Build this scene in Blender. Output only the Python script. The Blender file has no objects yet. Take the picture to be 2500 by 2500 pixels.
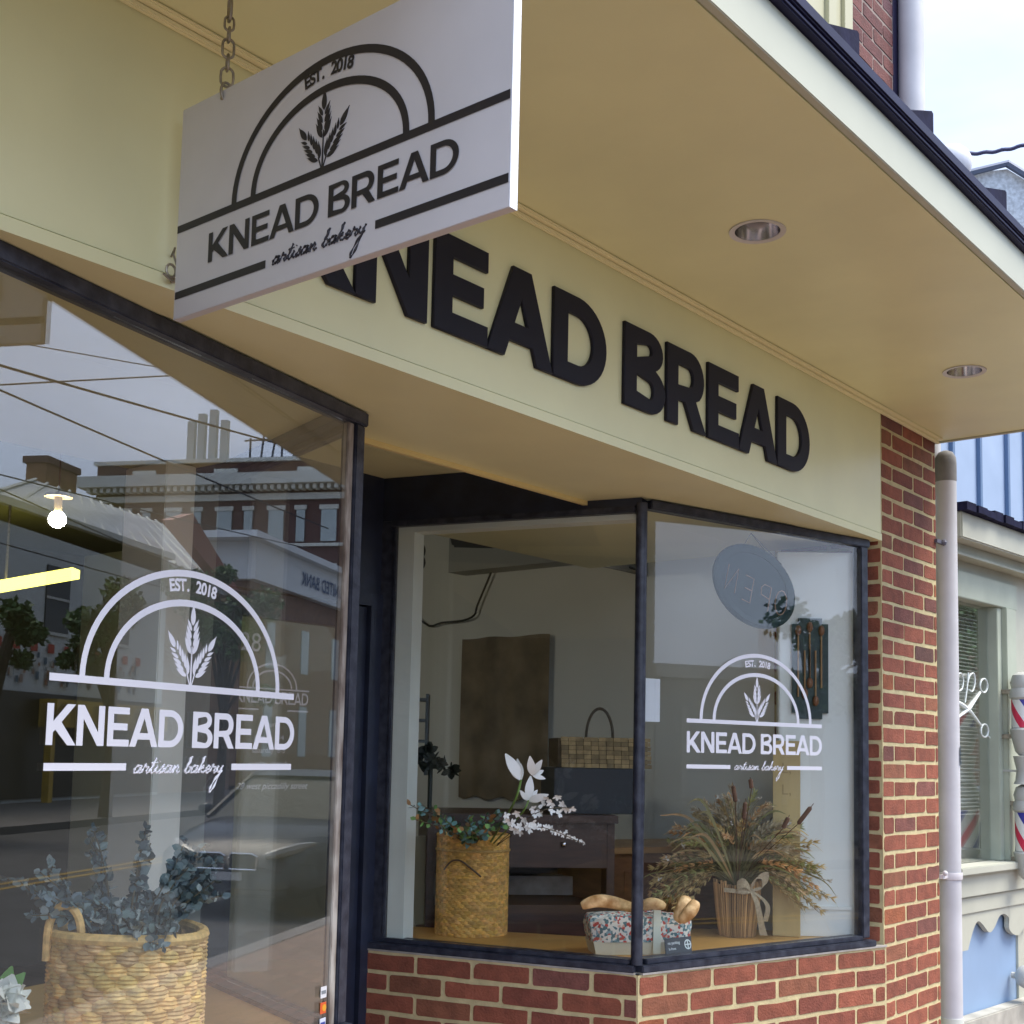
import bpy, bmesh, math, random
from math import sin, cos, pi, radians, sqrt
from mathutils import Vector, Matrix, Euler
random.seed(11)
scn = bpy.context.scene
COL = scn.collection

# ------------------------------------------------------------------ camera
FPX, CYP = 3058.0, 1550.0                      # focal length and principal row of the 2500 px frame
PIT, ROL, YAW = radians(5.42), radians(1.23), radians(50.45)
EYE = Vector((0, 0, 1.55))
_f = Vector((sin(YAW) * cos(PIT), cos(YAW) * cos(PIT), sin(PIT)))
_r = Vector((cos(YAW), -sin(YAW), 0)); _u = _r.cross(_f)
CR = _r * cos(ROL) + _u * sin(ROL); CU = -_r * sin(ROL) + _u * cos(ROL); CF = _f
cd = bpy.data.cameras.new('camera'); cam = bpy.data.objects.new('camera', cd); COL.objects.link(cam)
cd.sensor_width = 36; cd.lens = FPX / 2500 * 36; cd.shift_y = (CYP - 1250) / 2500
cd.clip_start = 0.05; cd.clip_end = 2000
M = Matrix((CR, CU, -CF)).transposed().to_4x4(); M.translation = EYE
cam.matrix_world = M; scn.camera = cam

# ------------------------------------------------------------------ light
SUN_EL, SUN_AZ = radians(60), radians(148)     # azimuth from +Y towards +X
w = bpy.data.worlds.new("World"); scn.world = w; w.use_nodes = True
nt = w.node_tree; nt.nodes.clear()
def N(t, **k):
    n = nt.nodes.new(t)
    for a, b in k.items(): setattr(n, a, b)
    return n
out = N('ShaderNodeOutputWorld'); bg = N('ShaderNodeBackground'); bg.inputs[1].default_value = 0.1
sky = N('ShaderNodeTexSky', sky_type='NISHITA', sun_disc=False, sun_elevation=SUN_EL, sun_rotation=SUN_AZ,
        air_density=1.2, dust_density=2.0)
tc = N('ShaderNodeTexCoord'); noi = N('ShaderNodeTexNoise'); noi.inputs['Scale'].default_value = 2.2
noi.inputs['Detail'].default_value = 5; noi.inputs['Roughness'].default_value = .55
mp = N('ShaderNodeMapping'); mp.inputs['Scale'].default_value = (1, 1, 3.0)
sx = N('ShaderNodeSeparateXYZ'); rz = N('ShaderNodeMapRange')
rz.inputs['From Min'].default_value = 0.0; rz.inputs['From Max'].default_value = 1.0
rz.inputs['To Min'].default_value = 4.2; rz.inputs['To Max'].default_value = 7.5
rm = N('ShaderNodeMapRange'); rm.inputs['From Min'].default_value = .35; rm.inputs['From Max'].default_value = .65
rm.inputs['To Min'].default_value = .80; rm.inputs['To Max'].default_value = 1.12
mul = N('ShaderNodeMath', operation='MULTIPLY'); vm = N('ShaderNodeVectorMath', operation='SCALE')
vm.inputs[0].default_value = (0.70, .825, 1.10)
mix = N('ShaderNodeMix', data_type='RGBA'); mix.inputs['Factor'].default_value = .95
L_ = nt.links.new
L_(tc.outputs['Generated'], mp.inputs[0]); L_(mp.outputs[0], noi.inputs['Vector']); L_(tc.outputs['Generated'], sx.inputs[0])
L_(sx.outputs[2], rz.inputs[0]); L_(noi.outputs[0], rm.inputs[0]); L_(rz.outputs[0], mul.inputs[0]); L_(rm.outputs[0], mul.inputs[1])
ry_ = N('ShaderNodeMapRange'); ry_.inputs['From Min'].default_value = -1; ry_.inputs['To Min'].default_value = 1.35; ry_.inputs['To Max'].default_value = .42
mul2 = N('ShaderNodeMath', operation='MULTIPLY'); L_(sx.outputs[1], ry_.inputs[0]); L_(mul.outputs[0], mul2.inputs[0]); L_(ry_.outputs[0], mul2.inputs[1])   # cloud brighter towards the hidden sun
L_(mul2.outputs[0], vm.inputs['Scale']); L_(sky.outputs[0], mix.inputs['A']); L_(vm.outputs[0], mix.inputs['B'])
L_(mix.outputs['Result'], bg.inputs[0]); L_(bg.outputs[0], out.inputs[0])
sd = bpy.data.lights.new('sun', 'SUN'); sd.energy = 1.5; sd.angle = radians(30); sd.color = (1, .90, .76)
so = bpy.data.objects.new('sun', sd); COL.objects.link(so)
sv = Vector((sin(SUN_AZ) * cos(SUN_EL), cos(SUN_AZ) * cos(SUN_EL), sin(SUN_EL)))
so.rotation_euler = sv.to_track_quat('Z', 'Y').to_euler(); so.location = (0, -5, 12)
vs = scn.view_settings; vs.view_transform = 'Standard'; vs.look = 'None'; vs.gamma = 1; vs.use_curve_mapping = False
vs.exposure = 1.85
scn.cycles.use_denoising = True
scn.cycles.max_bounces = 10; scn.cycles.diffuse_bounces = 5; scn.cycles.glossy_bounces = 5
scn.cycles.transparent_max_bounces = 16; scn.cycles.sample_clamp_indirect = 6
scn.cycles.caustics_reflective = False; scn.cycles.caustics_refractive = False

# ------------------------------------------------------------------ measuring helpers
def ray(x, y): return CF * FPX + CR * (x - 1250) - CU * (y - CYP)
def at(x, y, D): return EYE + ray(x, y) * (D / FPX)
def hit(x, y, n, d):
    n = Vector(n); r = ray(x, y); return EYE + r * ((d - n.dot(EYE)) / n.dot(r))
def hz(x, y, z): return hit(x, y, (0, 0, 1), z)
def hy(x, y, Y): return hit(x, y, (0, 1, 0), Y)
class Plane:                                    # vertical plane through p, azimuth a (degrees from +X)
    def __init__(s, p, a, k=0):
        a = radians(a); s.a = a; s.u = Vector((cos(a), sin(a), 0)); s.n = Vector((sin(a), -cos(a), 0))   # n faces the viewer
        s.p = Vector((p[0], p[1], 0)) + s.n * k
    def h(s, x, y): return hit(x, y, s.n, s.n.dot(s.p))
    def off(s, k): q = Plane((0, 0), 0); q.a, q.u, q.n, q.p = s.a, s.u, s.n, s.p + s.n * k; return q
    def P(s, u, z, k=0): v = s.p + s.u * u + s.n * k; return Vector((v.x, v.y, z))
    def frame(s, u0=0, z0=0, k=0):               # matrix: local x=u, y=z, z=n
        m = Matrix((s.u, Vector((0, 0, 1)), s.n)).transposed().to_4x4(); m.translation = s.P(u0, z0, k); return m
CORNER = (3.364, 2.241)
PW = Plane(CORNER, -14.1)                       # right shop window
PR = Plane(CORNER, -74.2)                       # its return beside the door (u negative = into the recess)
PL = Plane((2.116, 2.247), 13.9)                # left shop window (u=0 at its right end)
PLR = Plane((2.104, 2.268), 74)                 # its return beside the door
ZB, ZT, YF = 2.387, 2.902, 1.923

# ------------------------------------------------------------------ objects
def tag(o, label=None, cat=None, group=None, kind=None):
    if label: o['label'] = label
    if cat: o['category'] = cat
    if group: o['group'] = group
    if kind: o['kind'] = kind
    return o
def empty(name, loc, label=None, cat=None, group=None, kind=None):
    o = bpy.data.objects.new(name, None); COL.objects.link(o); o.location = loc; o.empty_display_size = .1
    return tag(o, label, cat, group, kind)
def rootloc(o):
    v = Vector(o.location)
    while o.parent: o = o.parent
    return v
def link(name, me, parent=None, mat=None):
    o = bpy.data.objects.new(name, me); COL.objects.link(o)
    if mat is not None and not me.materials:
        for m in (mat if isinstance(mat, (list, tuple)) else [mat]): me.materials.append(m)
    if parent is not None:
        r = parent
        while r.parent: r = r.parent
        if parent is r:
            o.parent = parent; o.matrix_parent_inverse = Matrix.Translation(Vector(r.location)).inverted()
        else:
            o.parent = parent                    # parts sit at their root's place already
    return o
def dup(root, loc, label=None):
    r = root.copy(); COL.objects.link(r); r.location = loc
    if label: r['label'] = label
    def rec(src, dst):
        for ch in [c for c in bpy.data.objects if c.parent is src]:
            c = ch.copy(); COL.objects.link(c); c.parent = dst; rec(ch, c)
    rec(root, r); return r

class MB:
    def __init__(s): s.v = []; s.f = []; s.m = []; s.c = []
    def add(s, vs_, fs, mi=0, col=None):
        b = len(s.v); s.v += [tuple(p) for p in vs_]
        for f in fs: s.f.append(tuple(b + i for i in f)); s.m.append(mi); s.c.append(col)
    def box(s, a, b, mi=0, mtx=None, col=None):
        x0, y0, z0 = a; x1, y1, z1 = b
        p = [Vector(q) for q in ((x0,y0,z0),(x1,y0,z0),(x1,y1,z0),(x0,y1,z0),(x0,y0,z1),(x1,y0,z1),(x1,y1,z1),(x0,y1,z1))]
        if mtx is not None: p = [mtx @ q for q in p]
        s.add(p, [(0,3,2,1),(4,5,6,7),(0,1,5,4),(1,2,6,5),(2,3,7,6),(3,0,4,7)], mi, col); return s
    def prism(s, pts, h0, h1, mtx=None, mi=0, col=None, inset=0.0):
        n = len(pts); a = [Vector((p[0], p[1], h0)) for p in pts]
        cx = sum(p[0] for p in pts) / n; cy = sum(p[1] for p in pts) / n
        def ins(p):
            d = Vector((p[0] - cx, p[1] - cy)); l = d.length or 1; d *= max(0, (l - inset) / l); return Vector((cx + d.x, cy + d.y, h1))
        b = [ins(p) for p in pts]; q = a + b
        if mtx is not None: q = [mtx @ t for t in q]
        fs = [tuple(range(n))[::-1], tuple(range(n, 2 * n))] + [(i, (i + 1) % n, n + (i + 1) % n, n + i) for i in range(n)]
        s.add(q, fs, mi, col); return s
    def tube(s, pts, r, k=8, mi=0, caps=True, flat=None, col=None, closed=False):
        pts = [Vector(p) for p in pts]; n = len(pts); rr = r if isinstance(r, (list, tuple)) else [r] * n
        vs_ = []; up = Vector((0, 0, 1)); prev = None
        for i, p in enumerate(pts):
            if closed: t = pts[(i + 1) % n] - pts[i - 1]
            else: t = pts[min(i + 1, n - 1)] - pts[max(i - 1, 0)]
            if t.length < 1e-9: t = Vector((0, 0, 1))
            t.normalize()
            if prev is None:
                a = t.cross(up) if abs(t.z) < .95 else t.cross(Vector((1, 0, 0)))
            else: a = prev - t * prev.dot(t)
            a.normalize(); prev = a; b = t.cross(a)
            for j in range(k):
                w_ = 2 * pi * j / k; vs_.append(p + (a * cos(w_) + b * sin(w_)) * rr[i])
        fs = []
        for i in range(n if closed else n - 1):
            i2 = (i + 1) % n
            for j in range(k): fs.append((i*k+j, i*k+(j+1)%k, i2*k+(j+1)%k, i2*k+j))
        if caps and not closed: fs += [tuple(range(k))[::-1], tuple((n-1)*k+j for j in range(k))]
        s.add(vs_, fs, mi, col); return s
    def lathe(s, prof, k=24, mtx=None, mi=0, caps=True, sx_=1, sy_=1, col=None):
        vs_ = [Vector((r * cos(2*pi*j/k) * sx_, r * sin(2*pi*j/k) * sy_, z)) for r, z in prof for j in range(k)]
        if mtx is not None: vs_ = [mtx @ v for v in vs_]
        n = len(prof); fs = [(i*k+j, i*k+(j+1)%k, (i+1)*k+(j+1)%k, (i+1)*k+j) for i in range(n-1) for j in range(k)]
        if caps: fs += [tuple(range(k))[::-1], tuple((n-1)*k+j for j in range(k))]
        s.add(vs_, fs, mi, col); return s
    def ball(s, c, r, k=12, mi=0, sc=(1,1,1), mtx=None, col=None):
        n = k // 2 + 1; pr = [(max(1e-4, sin(pi*i/(n-1))) * r, -cos(pi*i/(n-1)) * r) for i in range(n)]
        m = Matrix.Translation(Vector(c)) @ (mtx if mtx is not None else Matrix.Identity(4)) @ Matrix.Diagonal((*sc, 1))
        return s.lathe(pr, k, m, mi, col=col)
    def quad(s, a, b, c, d, mi=0, col=None): s.add([a, b, c, d], [(0,1,2,3)], mi, col); return s
    def build(s, name, mat, parent=None, smooth=False, bevel=0, label=None):
        me = bpy.data.meshes.new(name); me.from_pydata(s.v, [], s.f); me.update()
        for m in (mat if isinstance(mat, (list, tuple)) else [mat]): me.materials.append(m)
        me.polygons.foreach_set('material_index', s.m)
        if any(c is not None for c in s.c):
            ca = me.color_attributes.new('tint', 'FLOAT_COLOR', 'CORNER'); i = 0; buf = []
            for c, f in zip(s.c, s.f):
                c = c or (1, 1, 1); buf += [c[0], c[1], c[2], 1.0] * len(f)
            ca.data.foreach_set('color', buf)
        if smooth:
            me.polygons.foreach_set('use_smooth', [True] * len(me.polygons))
            me.set_sharp_from_angle(angle=radians(40)) if hasattr(me, 'set_sharp_from_angle') else None
        bm = bmesh.new(); bm.from_mesh(me); bmesh.ops.recalc_face_normals(bm, faces=bm.faces)
        if bevel:
            es = [e for e in bm.edges if len(e.link_faces) == 2 and e.calc_face_angle(0) > .6]
            bmesh.ops.bevel(bm, geom=es, offset=bevel, segments=2, affect='EDGES', clamp_overlap=True)
        bm.to_mesh(me); bm.free()
        o = link(name, me, parent)
        if label: o['label'] = label
        return o

# ------------------------------------------------------------------ materials
MATS = {}
def mat(name, col, rough=.6, metal=0, noise=0, nscale=8, bump=0, bscale=60, spec=.5, col2=None, emis=0, coat=0, attr=False, stretch=(1,1,1)):
    if name in MATS: return MATS[name]
    m = bpy.data.materials.new(name); m.use_nodes = True; t = m.node_tree; b = t.nodes['Principled BSDF']
    b.inputs['Base Color'].default_value = (*col, 1); b.inputs['Roughness'].default_value = rough; b.inputs['Metallic'].default_value = metal
    b.inputs['Specular IOR Level'].default_value = spec; b.inputs['Coat Weight'].default_value = coat
    if emis: b.inputs['Emission Color'].default_value = (*col, 1); b.inputs['Emission Strength'].default_value = emis
    l = t.links.new; co = t.nodes.new('ShaderNodeTexCoord'); mp_ = t.nodes.new('ShaderNodeMapping'); l(co.outputs['Object'], mp_.inputs[0])
    mp_.inputs['Scale'].default_value = stretch
    src = None
    if attr:
        a = t.nodes.new('ShaderNodeAttribute'); a.attribute_name = 'tint'; src = a.outputs['Color']
    if noise or col2:
        nz = t.nodes.new('ShaderNodeTexNoise'); nz.inputs['Scale'].default_value = nscale; nz.inputs['Detail'].default_value = 6
        l(mp_.outputs[0], nz.inputs['Vector'])
        mr = t.nodes.new('ShaderNodeMapRange'); mr.inputs[1].default_value = .32; mr.inputs[2].default_value = .68; l(nz.outputs[0], mr.inputs[0])
        if col2:
            mx = t.nodes.new('ShaderNodeMix'); mx.data_type = 'RGBA'; l(mr.outputs[0], mx.inputs['Factor'])
            if src: l(src, mx.inputs['A'])
            else: mx.inputs['A'].default_value = (*col, 1)
            mx.inputs['B'].default_value = (*col2, 1); src = mx.outputs['Result']
        if noise:
            hs = t.nodes.new('ShaderNodeHueSaturation'); mm = t.nodes.new('ShaderNodeMapRange'); l(mr.outputs[0], mm.inputs[0])
            mm.inputs[3].default_value = 1 - noise; mm.inputs[4].default_value = 1 + noise; l(mm.outputs[0], hs.inputs['Value'])
            if src: l(src, hs.inputs['Color'])
            else: hs.inputs['Color'].default_value = (*col, 1)
            src = hs.outputs[0]
    if src: l(src, b.inputs['Base Color'])
    if bump:
        n2 = t.nodes.new('ShaderNodeTexNoise'); n2.inputs['Scale'].default_value = bscale; n2.inputs['Detail'].default_value = 4
        l(mp_.outputs[0], n2.inputs['Vector'])
        bp = t.nodes.new('ShaderNodeBump'); bp.inputs['Strength'].default_value = bump; bp.inputs['Distance'].default_value = .004
        l(n2.outputs[0], bp.inputs['Height']); l(bp.outputs[0], b.inputs['Normal'])
    MATS[name] = m; return m
def glass(name, boost=1.0, tint=(.93, .95, .93), f0=.045, smear=0.0):
    m = bpy.data.materials.new(name); m.use_nodes = True; t = m.node_tree; t.nodes.clear(); l = t.links.new
    o = t.nodes.new('ShaderNodeOutputMaterial'); g = t.nodes.new('ShaderNodeBsdfGlossy'); g.inputs['Roughness'].default_value = 0.0
    g.inputs['Color'].default_value = (1, 1, 1, 1)
    tr = t.nodes.new('ShaderNodeBsdfTransparent'); tr.inputs[0].default_value = (*tint, 1)
    ge = t.nodes.new('ShaderNodeNewGeometry'); d = t.nodes.new('ShaderNodeVectorMath'); d.operation = 'DOT_PRODUCT'
    l(ge.outputs['Normal'], d.inputs[0]); l(ge.outputs['Incoming'], d.inputs[1])
    def ma(op, a, b_=None):
        n = t.nodes.new('ShaderNodeMath'); n.operation = op
        for i, q in enumerate((a, b_)):
            if q is None: continue
            if isinstance(q, (int, float)): n.inputs[i].default_value = q
            else: l(q, n.inputs[i])
        return n.outputs[0]
    c = ma('ABSOLUTE', d.outputs['Value']); p = ma('POWER', ma('SUBTRACT', 1.0, c), 4.0)
    fac = ma('MINIMUM', ma('MULTIPLY', ma('ADD', ma('MULTIPLY', p, 1 - f0), f0), boost), .95)
    mx = t.nodes.new('ShaderNodeMixShader'); l(fac, mx.inputs[0]); l(tr.outputs[0], mx.inputs[1]); l(g.outputs[0], mx.inputs[2]); l(mx.outputs[0], o.inputs[0])
    return m
CREAM = mat('cream_paint', (.76, .745, .44), .38, noise=.05, nscale=3, bump=.08, bscale=14)
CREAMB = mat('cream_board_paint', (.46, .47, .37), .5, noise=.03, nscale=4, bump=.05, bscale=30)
NAVY = mat('navy_paint', (.018, .024, .045), .38, noise=.25, nscale=12, bump=.1, bscale=90)
NAVYF = mat('navy_frame_paint', (.018, .022, .040), .42, noise=.35, nscale=30, bump=.2, bscale=120, col2=(.035, .04, .055))
ROOF = mat('dark_roof_edge', (.010, .010, .040), .5, spec=.2, noise=.15, nscale=9)
SHINGLE = mat('slate_shingle', (.015, .016, .040), .85, spec=.1, noise=.3, nscale=20, bump=.3)
WHITEP = mat('white_paint', (.78, .84, .79), .5, noise=.05, nscale=6)
WHITEV = mat('white_vinyl', (.80, .80, .84), .55)
PIPE = mat('pipe_paint', (.54, .54, .56), .5, noise=.1, nscale=5, bump=.1, bscale=20)
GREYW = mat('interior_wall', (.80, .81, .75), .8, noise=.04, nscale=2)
PANELW = mat('interior_panel', (.76, .79, .76), .6, noise=.03, nscale=3)
BLACK = mat('black_letter', (.010, .010, .018), .55, spec=.25)
SIGNW = mat('sign_white', (.57, .57, .59), .32, noise=.05, nscale=5)
SIGNE = mat('sign_edge_white', (.85, .88, .92), .4)
SIGNB = mat('sign_black', (.012, .012, .018), .45)
WOOD = mat('shelf_wood', (.60, .35, .10), .38, noise=.15, nscale=3, stretch=(1.5, 9, 9), col2=(.50, .28, .08), bump=.05)
DWOOD = mat('dark_wood', (.055, .024, .014), .4, noise=.3, nscale=4, stretch=(2, 2, 14))
MWOOD = mat('mid_wood', (.14, .062, .03), .4, noise=.25, nscale=4, stretch=(2, 2, 14))
STEEL = mat('galvanised', (.30, .27, .22), .45, metal=.85, noise=.3, nscale=60)
CHROME = mat('reflector', (.80, .78, .80), .16, metal=1.0)
GLASSW = glass('window_glass', .75, tint=(.97, .98, .97))
GLASSL = glass('big_window_glass', 1.45, f0=.06, tint=(.97, .98, .97))
BRICK = mat('brick', (.3, .08, .04), .85, attr=True, noise=.20, nscale=22, bump=.9, bscale=130)
MORTAR = mat('mortar', (.56, .48, .26), .85, noise=.12, nscale=25, bump=.5, bscale=120)
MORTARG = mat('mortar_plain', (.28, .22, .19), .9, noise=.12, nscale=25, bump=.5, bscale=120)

# ------------------------------------------------------------------ brick walls, brick by brick
def brick_wall(name, parent, pl, u0, u1, z0, z1, phase=0.0, thick=.10, mort=None, course=.0677, pitch=.2096, joint=.0130, ends=(0, 0), tone=(1, 1, 1), k=0.0, seed=0, back=None):
    rnd = random.Random(seed + 5); b = MB(); fr = pl.frame(0, 0, k)
    b.box((u0, z0, -thick), (u1, z1, 0), 0, fr)
    nrow = int((z1 - z0) / course) + 1
    for r in range(nrow):
        zt = z1 - joint * .5 - r * course; zb_ = max(zt - (course - joint), z0 + .004)
        if zt - zb_ < .02: continue
        off = (phase + (.5 if r % 2 else 0)) * pitch
        i = math.floor((u0 - off) / pitch) - 1
        while True:
            a = off + i * pitch; c = a + pitch - joint; i += 1
            if a > u1: break
            a2 = max(a, u0 + ends[0]); c2 = min(c, u1 - ends[1])
            if c2 - a2 < .018: continue
            j = lambda s_=.0024: rnd.uniform(-s_, s_)
            rr = [rnd.uniform(.002, .009 if rnd.random() < .85 else .02) for _ in range(4)]
            A, B, Cc, D = a2 + j(), c2 + j(), zb_ + j(), zt + j()
            h = (D - Cc) * .45; rr = [min(x_, h) for x_ in rr]
            pts = [(A + rr[0], Cc + j(.001)), ((A + B) / 2, Cc + j()), (B - rr[1], Cc + j(.001)), (B - rr[1] * .3, Cc + rr[1] * .3), (B, Cc + rr[1]), (B + j(.001), D - rr[2]), (B - rr[2] * .3, D - rr[2] * .3),
                   (B - rr[2], D), ((A + B) / 2, D + j()), (A + rr[3], D), (A + rr[3] * .3, D - rr[3] * .3), (A, D - rr[3]), (A + j(.001), Cc + rr[0]), (A + rr[0] * .3, Cc + rr[0] * .3)]
            q = rnd.random()
            if q < .58: col = (.255, .078, .044)
            elif q < .80: col = (.215, .064, .040)
            elif q < .88: col = (.185, .068, .052)
            elif q < .95: col = (.24, .090, .048)
            elif q < .985: col = (.30, .095, .040)
            else: col = (.11, .050, .040)
            v = rnd.uniform(.82, 1.16); col = tuple(c_ * v * t_ for c_, t_ in zip(col, tone))
            b.prism(pts, -.002, .0022 + rnd.uniform(-.0006, .0008), fr, 1, col, inset=.0014)
    return b.build(name, [mort or MORTAR, BRICK], parent)

# ------------------------------------------------------------------ lettering
def arc(cx, cy, rx, ry, a0, a1, n=14): return [(cx + rx * cos(radians(a0 + (a1 - a0) * i / n)), cy + ry * sin(radians(a0 + (a1 - a0) * i / n))) for i in range(n + 1)]
def glyph(ch, s):
    t = s * .82
    if ch == 'K':
        W = .95; m = .70 / (W - .02 - s); lo = lambda x: .30 + m * (x - s); x2 = s + .10 * (W - s); x1 = s + .36 * (W - s)
        return W, [[(0,0),(s,0),(s,.30),(x2,lo(x2)),(W+.03-1.3*s,0),(W+.03,0),(x1,lo(x1)),(W-.02,1),(W-.02-1.3*s,1),(s,.30+m*1.3*s),(s,1),(0,1)]]
    if ch == 'N':
        W = .94; return W, [[(0,0),(s,0),(s,.66),(W-1.05*s,0),(W,0),(W,1),(W-s,1),(W-s,.34),(1.05*s,1),(0,1)]]
    if ch == 'E':
        W = .79; return W, [[(0,0),(W,0),(W,t),(s,t),(s,.5-t/2),(W-.07,.5-t/2),(W-.07,.5+t/2),(s,.5+t/2),(s,1-t),(W-.01,1-t),(W-.01,1),(0,1)]]
    if ch == 'A':
        W = 1.08; g = W/2 - .6*s; il = lambda z: 1.08*s + z*g; zc = .19; zt = zc + t*.95; za = (W/2 - 1.08*s)/g
        return W, [[(0,0),(il(0),0),(il(zc),zc),(W-il(zc),zc),(W-il(0),0),(W,0),(W/2+.6*s,1),(W/2-.6*s,1)], [(il(zt),zt),(W-il(zt),zt),(W/2,za)]]
    if ch == 'D':
        W = .99; return W, [[(0,0),(.38,0)] + arc(.44,.5,W-.44,.5,-88,88,20) + [(.38,1),(0,1)], [(s,t)] + arc(.44,.5,W-.44-s,.5-t,-88,88,16) + [(s,1-t)]]
    if ch == 'B':
        W = .88; r1 = W - .56
        return W, [[(0,0),(.5,0)] + arc(.56,.275,r1,.275,-88,66,12) + arc(.53,.765,r1-.03,.235,-66,88,12) + [(.5,1),(0,1)],
                   [(s,t)] + arc(.54,.275,max(W-.54-s,.06),max(.275-t*.78,.05),-88,88,8) + [(s,.55-t*.56)],
                   [(s,.535+t*.42)] + arc(.51,.775,max(W-.04-.51-s,.06),max(.235-t*.78,.045),-88,88,8) + [(s,1-t)]]
    if ch == 'R':
        W = .92
        return W, [[(0,0),(s,0),(s,.33),(.42,.33),(W-1.2*s,0),(W,0),(.67,.385)] + arc(.54,.67,.33,.33,-48,88,12) + [(.5,1),(0,1)],
                   [(s,.34+t*.85)] + arc(.52,.665,max(.35-s,.06),max(.33-t*.98,.05),-88,88,8) + [(s,1-t)]]
KERN = {'K':.045,'N':.115,'E':.02,'A':.03,'D':.39,'B':.055,'R':.075}
def letters(word, s):                            # -> [(char, x offset, loops)] and total width, cap height 1
    x = 0; res = []
    for i, ch in enumerate(word):
        if ch == ' ': continue
        W, lp = glyph(ch, s); res.append((ch, x, lp)); x += W
        if i < len(word) - 1: x += .39 if word[i+1] == ' ' else KERN[ch] if ch != 'D' else .03
    return res, x
DG = None
def curve_mesh(name, loops, extrude=0, bevel=0):
    cu = bpy.data.curves.new(name, 'CURVE'); cu.dimensions = '2D'; cu.fill_mode = 'BOTH'; cu.extrude = extrude; cu.bevel_depth = bevel; cu.bevel_resolution = 1
    for lp in loops:
        sp = cu.splines.new('POLY'); sp.points.add(len(lp) - 1); sp.use_cyclic_u = True
        for p, q in zip(sp.points, lp): p.co = (q[0], q[1], 0, 1)
    o = bpy.data.objects.new(name, cu); COL.objects.link(o); dg = bpy.context.evaluated_depsgraph_get(); dg.update()
    me = bpy.data.meshes.new_from_object(o.evaluated_get(dg)); bpy.data.objects.remove(o); bpy.data.curves.remove(cu); return me
def text_mesh(txt, size, shear=0, bold=0, align='CENTER'):
    cu = bpy.data.curves.new('text', 'FONT'); cu.body = txt; cu.size = size; cu.shear = shear; cu.offset = bold; cu.align_x = align
    o = bpy.data.objects.new('text', cu); COL.objects.link(o); dg = bpy.context.evaluated_depsgraph_get(); dg.update()
    me = bpy.data.meshes.new_from_object(o.evaluated_get(dg)); bpy.data.objects.remove(o); bpy.data.curves.remove(cu); me.materials.clear(); return me
def place_mesh(me, mtx): me.transform(mtx); me.update(); return me
def join_meshes(name, mes, mtx, m, parent):
    b = bmesh.new()
    for x in mes: b.from_mesh(x)
    me = bpy.data.meshes.new(name); b.to_mesh(me); b.free(); me.transform(mtx); me.materials.append(m)
    for x in mes: bpy.data.meshes.remove(x)
    return link(name, me, parent)
def knead(height, s, width=None):
    res, tot = letters('KNEAD BREAD', s); k = height; kx = (width / tot) if width else height
    return [curve_mesh('l', [[((x + px) * kx, py * k) for px, py in lp] for lp in lps]) for ch, x, lps in res], tot * kx
SCR = {
 'a': (1.05, [[(.8,.9),(.45,1.05),(.08,.6),(.12,.08),(.45,.1),(.75,.6),(.85,1.0),(.75,.45),(.82,.05),(1.1,.2)]]),
 'r': (.9, [[(0,.2),(.2,.9),(.25,1.2),(.35,.88),(.68,.85),(.6,.3),(.72,.03),(1.0,.2)]]),
 't': (.72, [[(0,.2),(.3,1.0),(.5,2.0),(.4,1.2),(.3,.3),(.45,.0),(.78,.25)], [(.05,1.3),(.8,1.42)]]),
 'i': (.58, [[(0,.2),(.22,.95),(.2,.3),(.33,.03),(.62,.25)], [(.36,1.5),(.4,1.6)]]),
 's': (.75, [[(0,.2),(.35,.75),(.47,1.15),(.58,.6),(.5,.12),(.2,.0),(.12,.15),(.45,.1),(.8,.25)]]),
 'n': (1.05, [[(0,.2),(.15,.9),(.25,.95),(.2,.02),(.38,.7),(.62,1.0),(.76,.8),(.7,.2),(.85,.03),(1.1,.25)]]),
 'b': (.88, [[(0,.2),(.38,1.3),(.5,2.15),(.33,2.1),(.22,1.2),(.15,.2),(.32,.0),(.62,.15),(.72,.65),(.5,.9),(.7,.72),(.92,.8)]]),
 'k': (1.0, [[(0,.2),(.32,1.4),(.45,2.2),(.28,2.1),(.22,1.0),(.15,.0),(.28,.7),(.62,1.0),(.62,.7),(.32,.55),(.62,.1),(.85,.08),(1.05,.3)]]),
 'e': (.78, [[(0,.2),(.42,.45),(.62,.8),(.42,1.02),(.16,.7),(.16,.2),(.42,.0),(.83,.3)]]),
 'y': (.95, [[(0,.3),(.18,.98),(.2,.4),(.42,.08),(.68,.5),(.85,1.05),(.72,.2),(.42,-1.9),(.02,-2.7),(-.08,-2.1),(.36,-.6),(.95,.3)]]),
 ' ': (.75, []) }
def smooth(pts, n=5):
    r = []
    for i in range(len(pts) - 1):
        p0, p1, p2, p3 = (Vector(pts[max(i-1,0)]), Vector(pts[i]), Vector(pts[i+1]), Vector(pts[min(i+2,len(pts)-1)]))
        for k in range(n):
            t = k / n; r.append(.5 * ((2*p1) + (p2-p0)*t + (2*p0-5*p1+4*p2-p3)*t*t + (-p0+3*p1-3*p2+p3)*t**3))
    r.append(Vector(pts[-1])); return r
def script_mb(mtx, width, wt=.085, txt='artisan bakery'):
    b = MB(); tot = sum(SCR[c][0] for c in txt); k = width / tot; x = 0
    for c in txt:
        for st in SCR[c][1]:
            p = smooth(st); q = [(x + a.x + .28 * a.y, a.y) for a in p]
            pts = [mtx @ Vector((a * k, h * k * .68, 0)) for a, h in q]; n = len(pts)
            rad = [k * wt * (1.0 + .55 * sin(i * 1.3)) * (.7 if i in (0, n-1) else 1) for i in range(n)]
            b.tube(pts, rad, 5)
        x += SCR[c][0]
    return b
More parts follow.
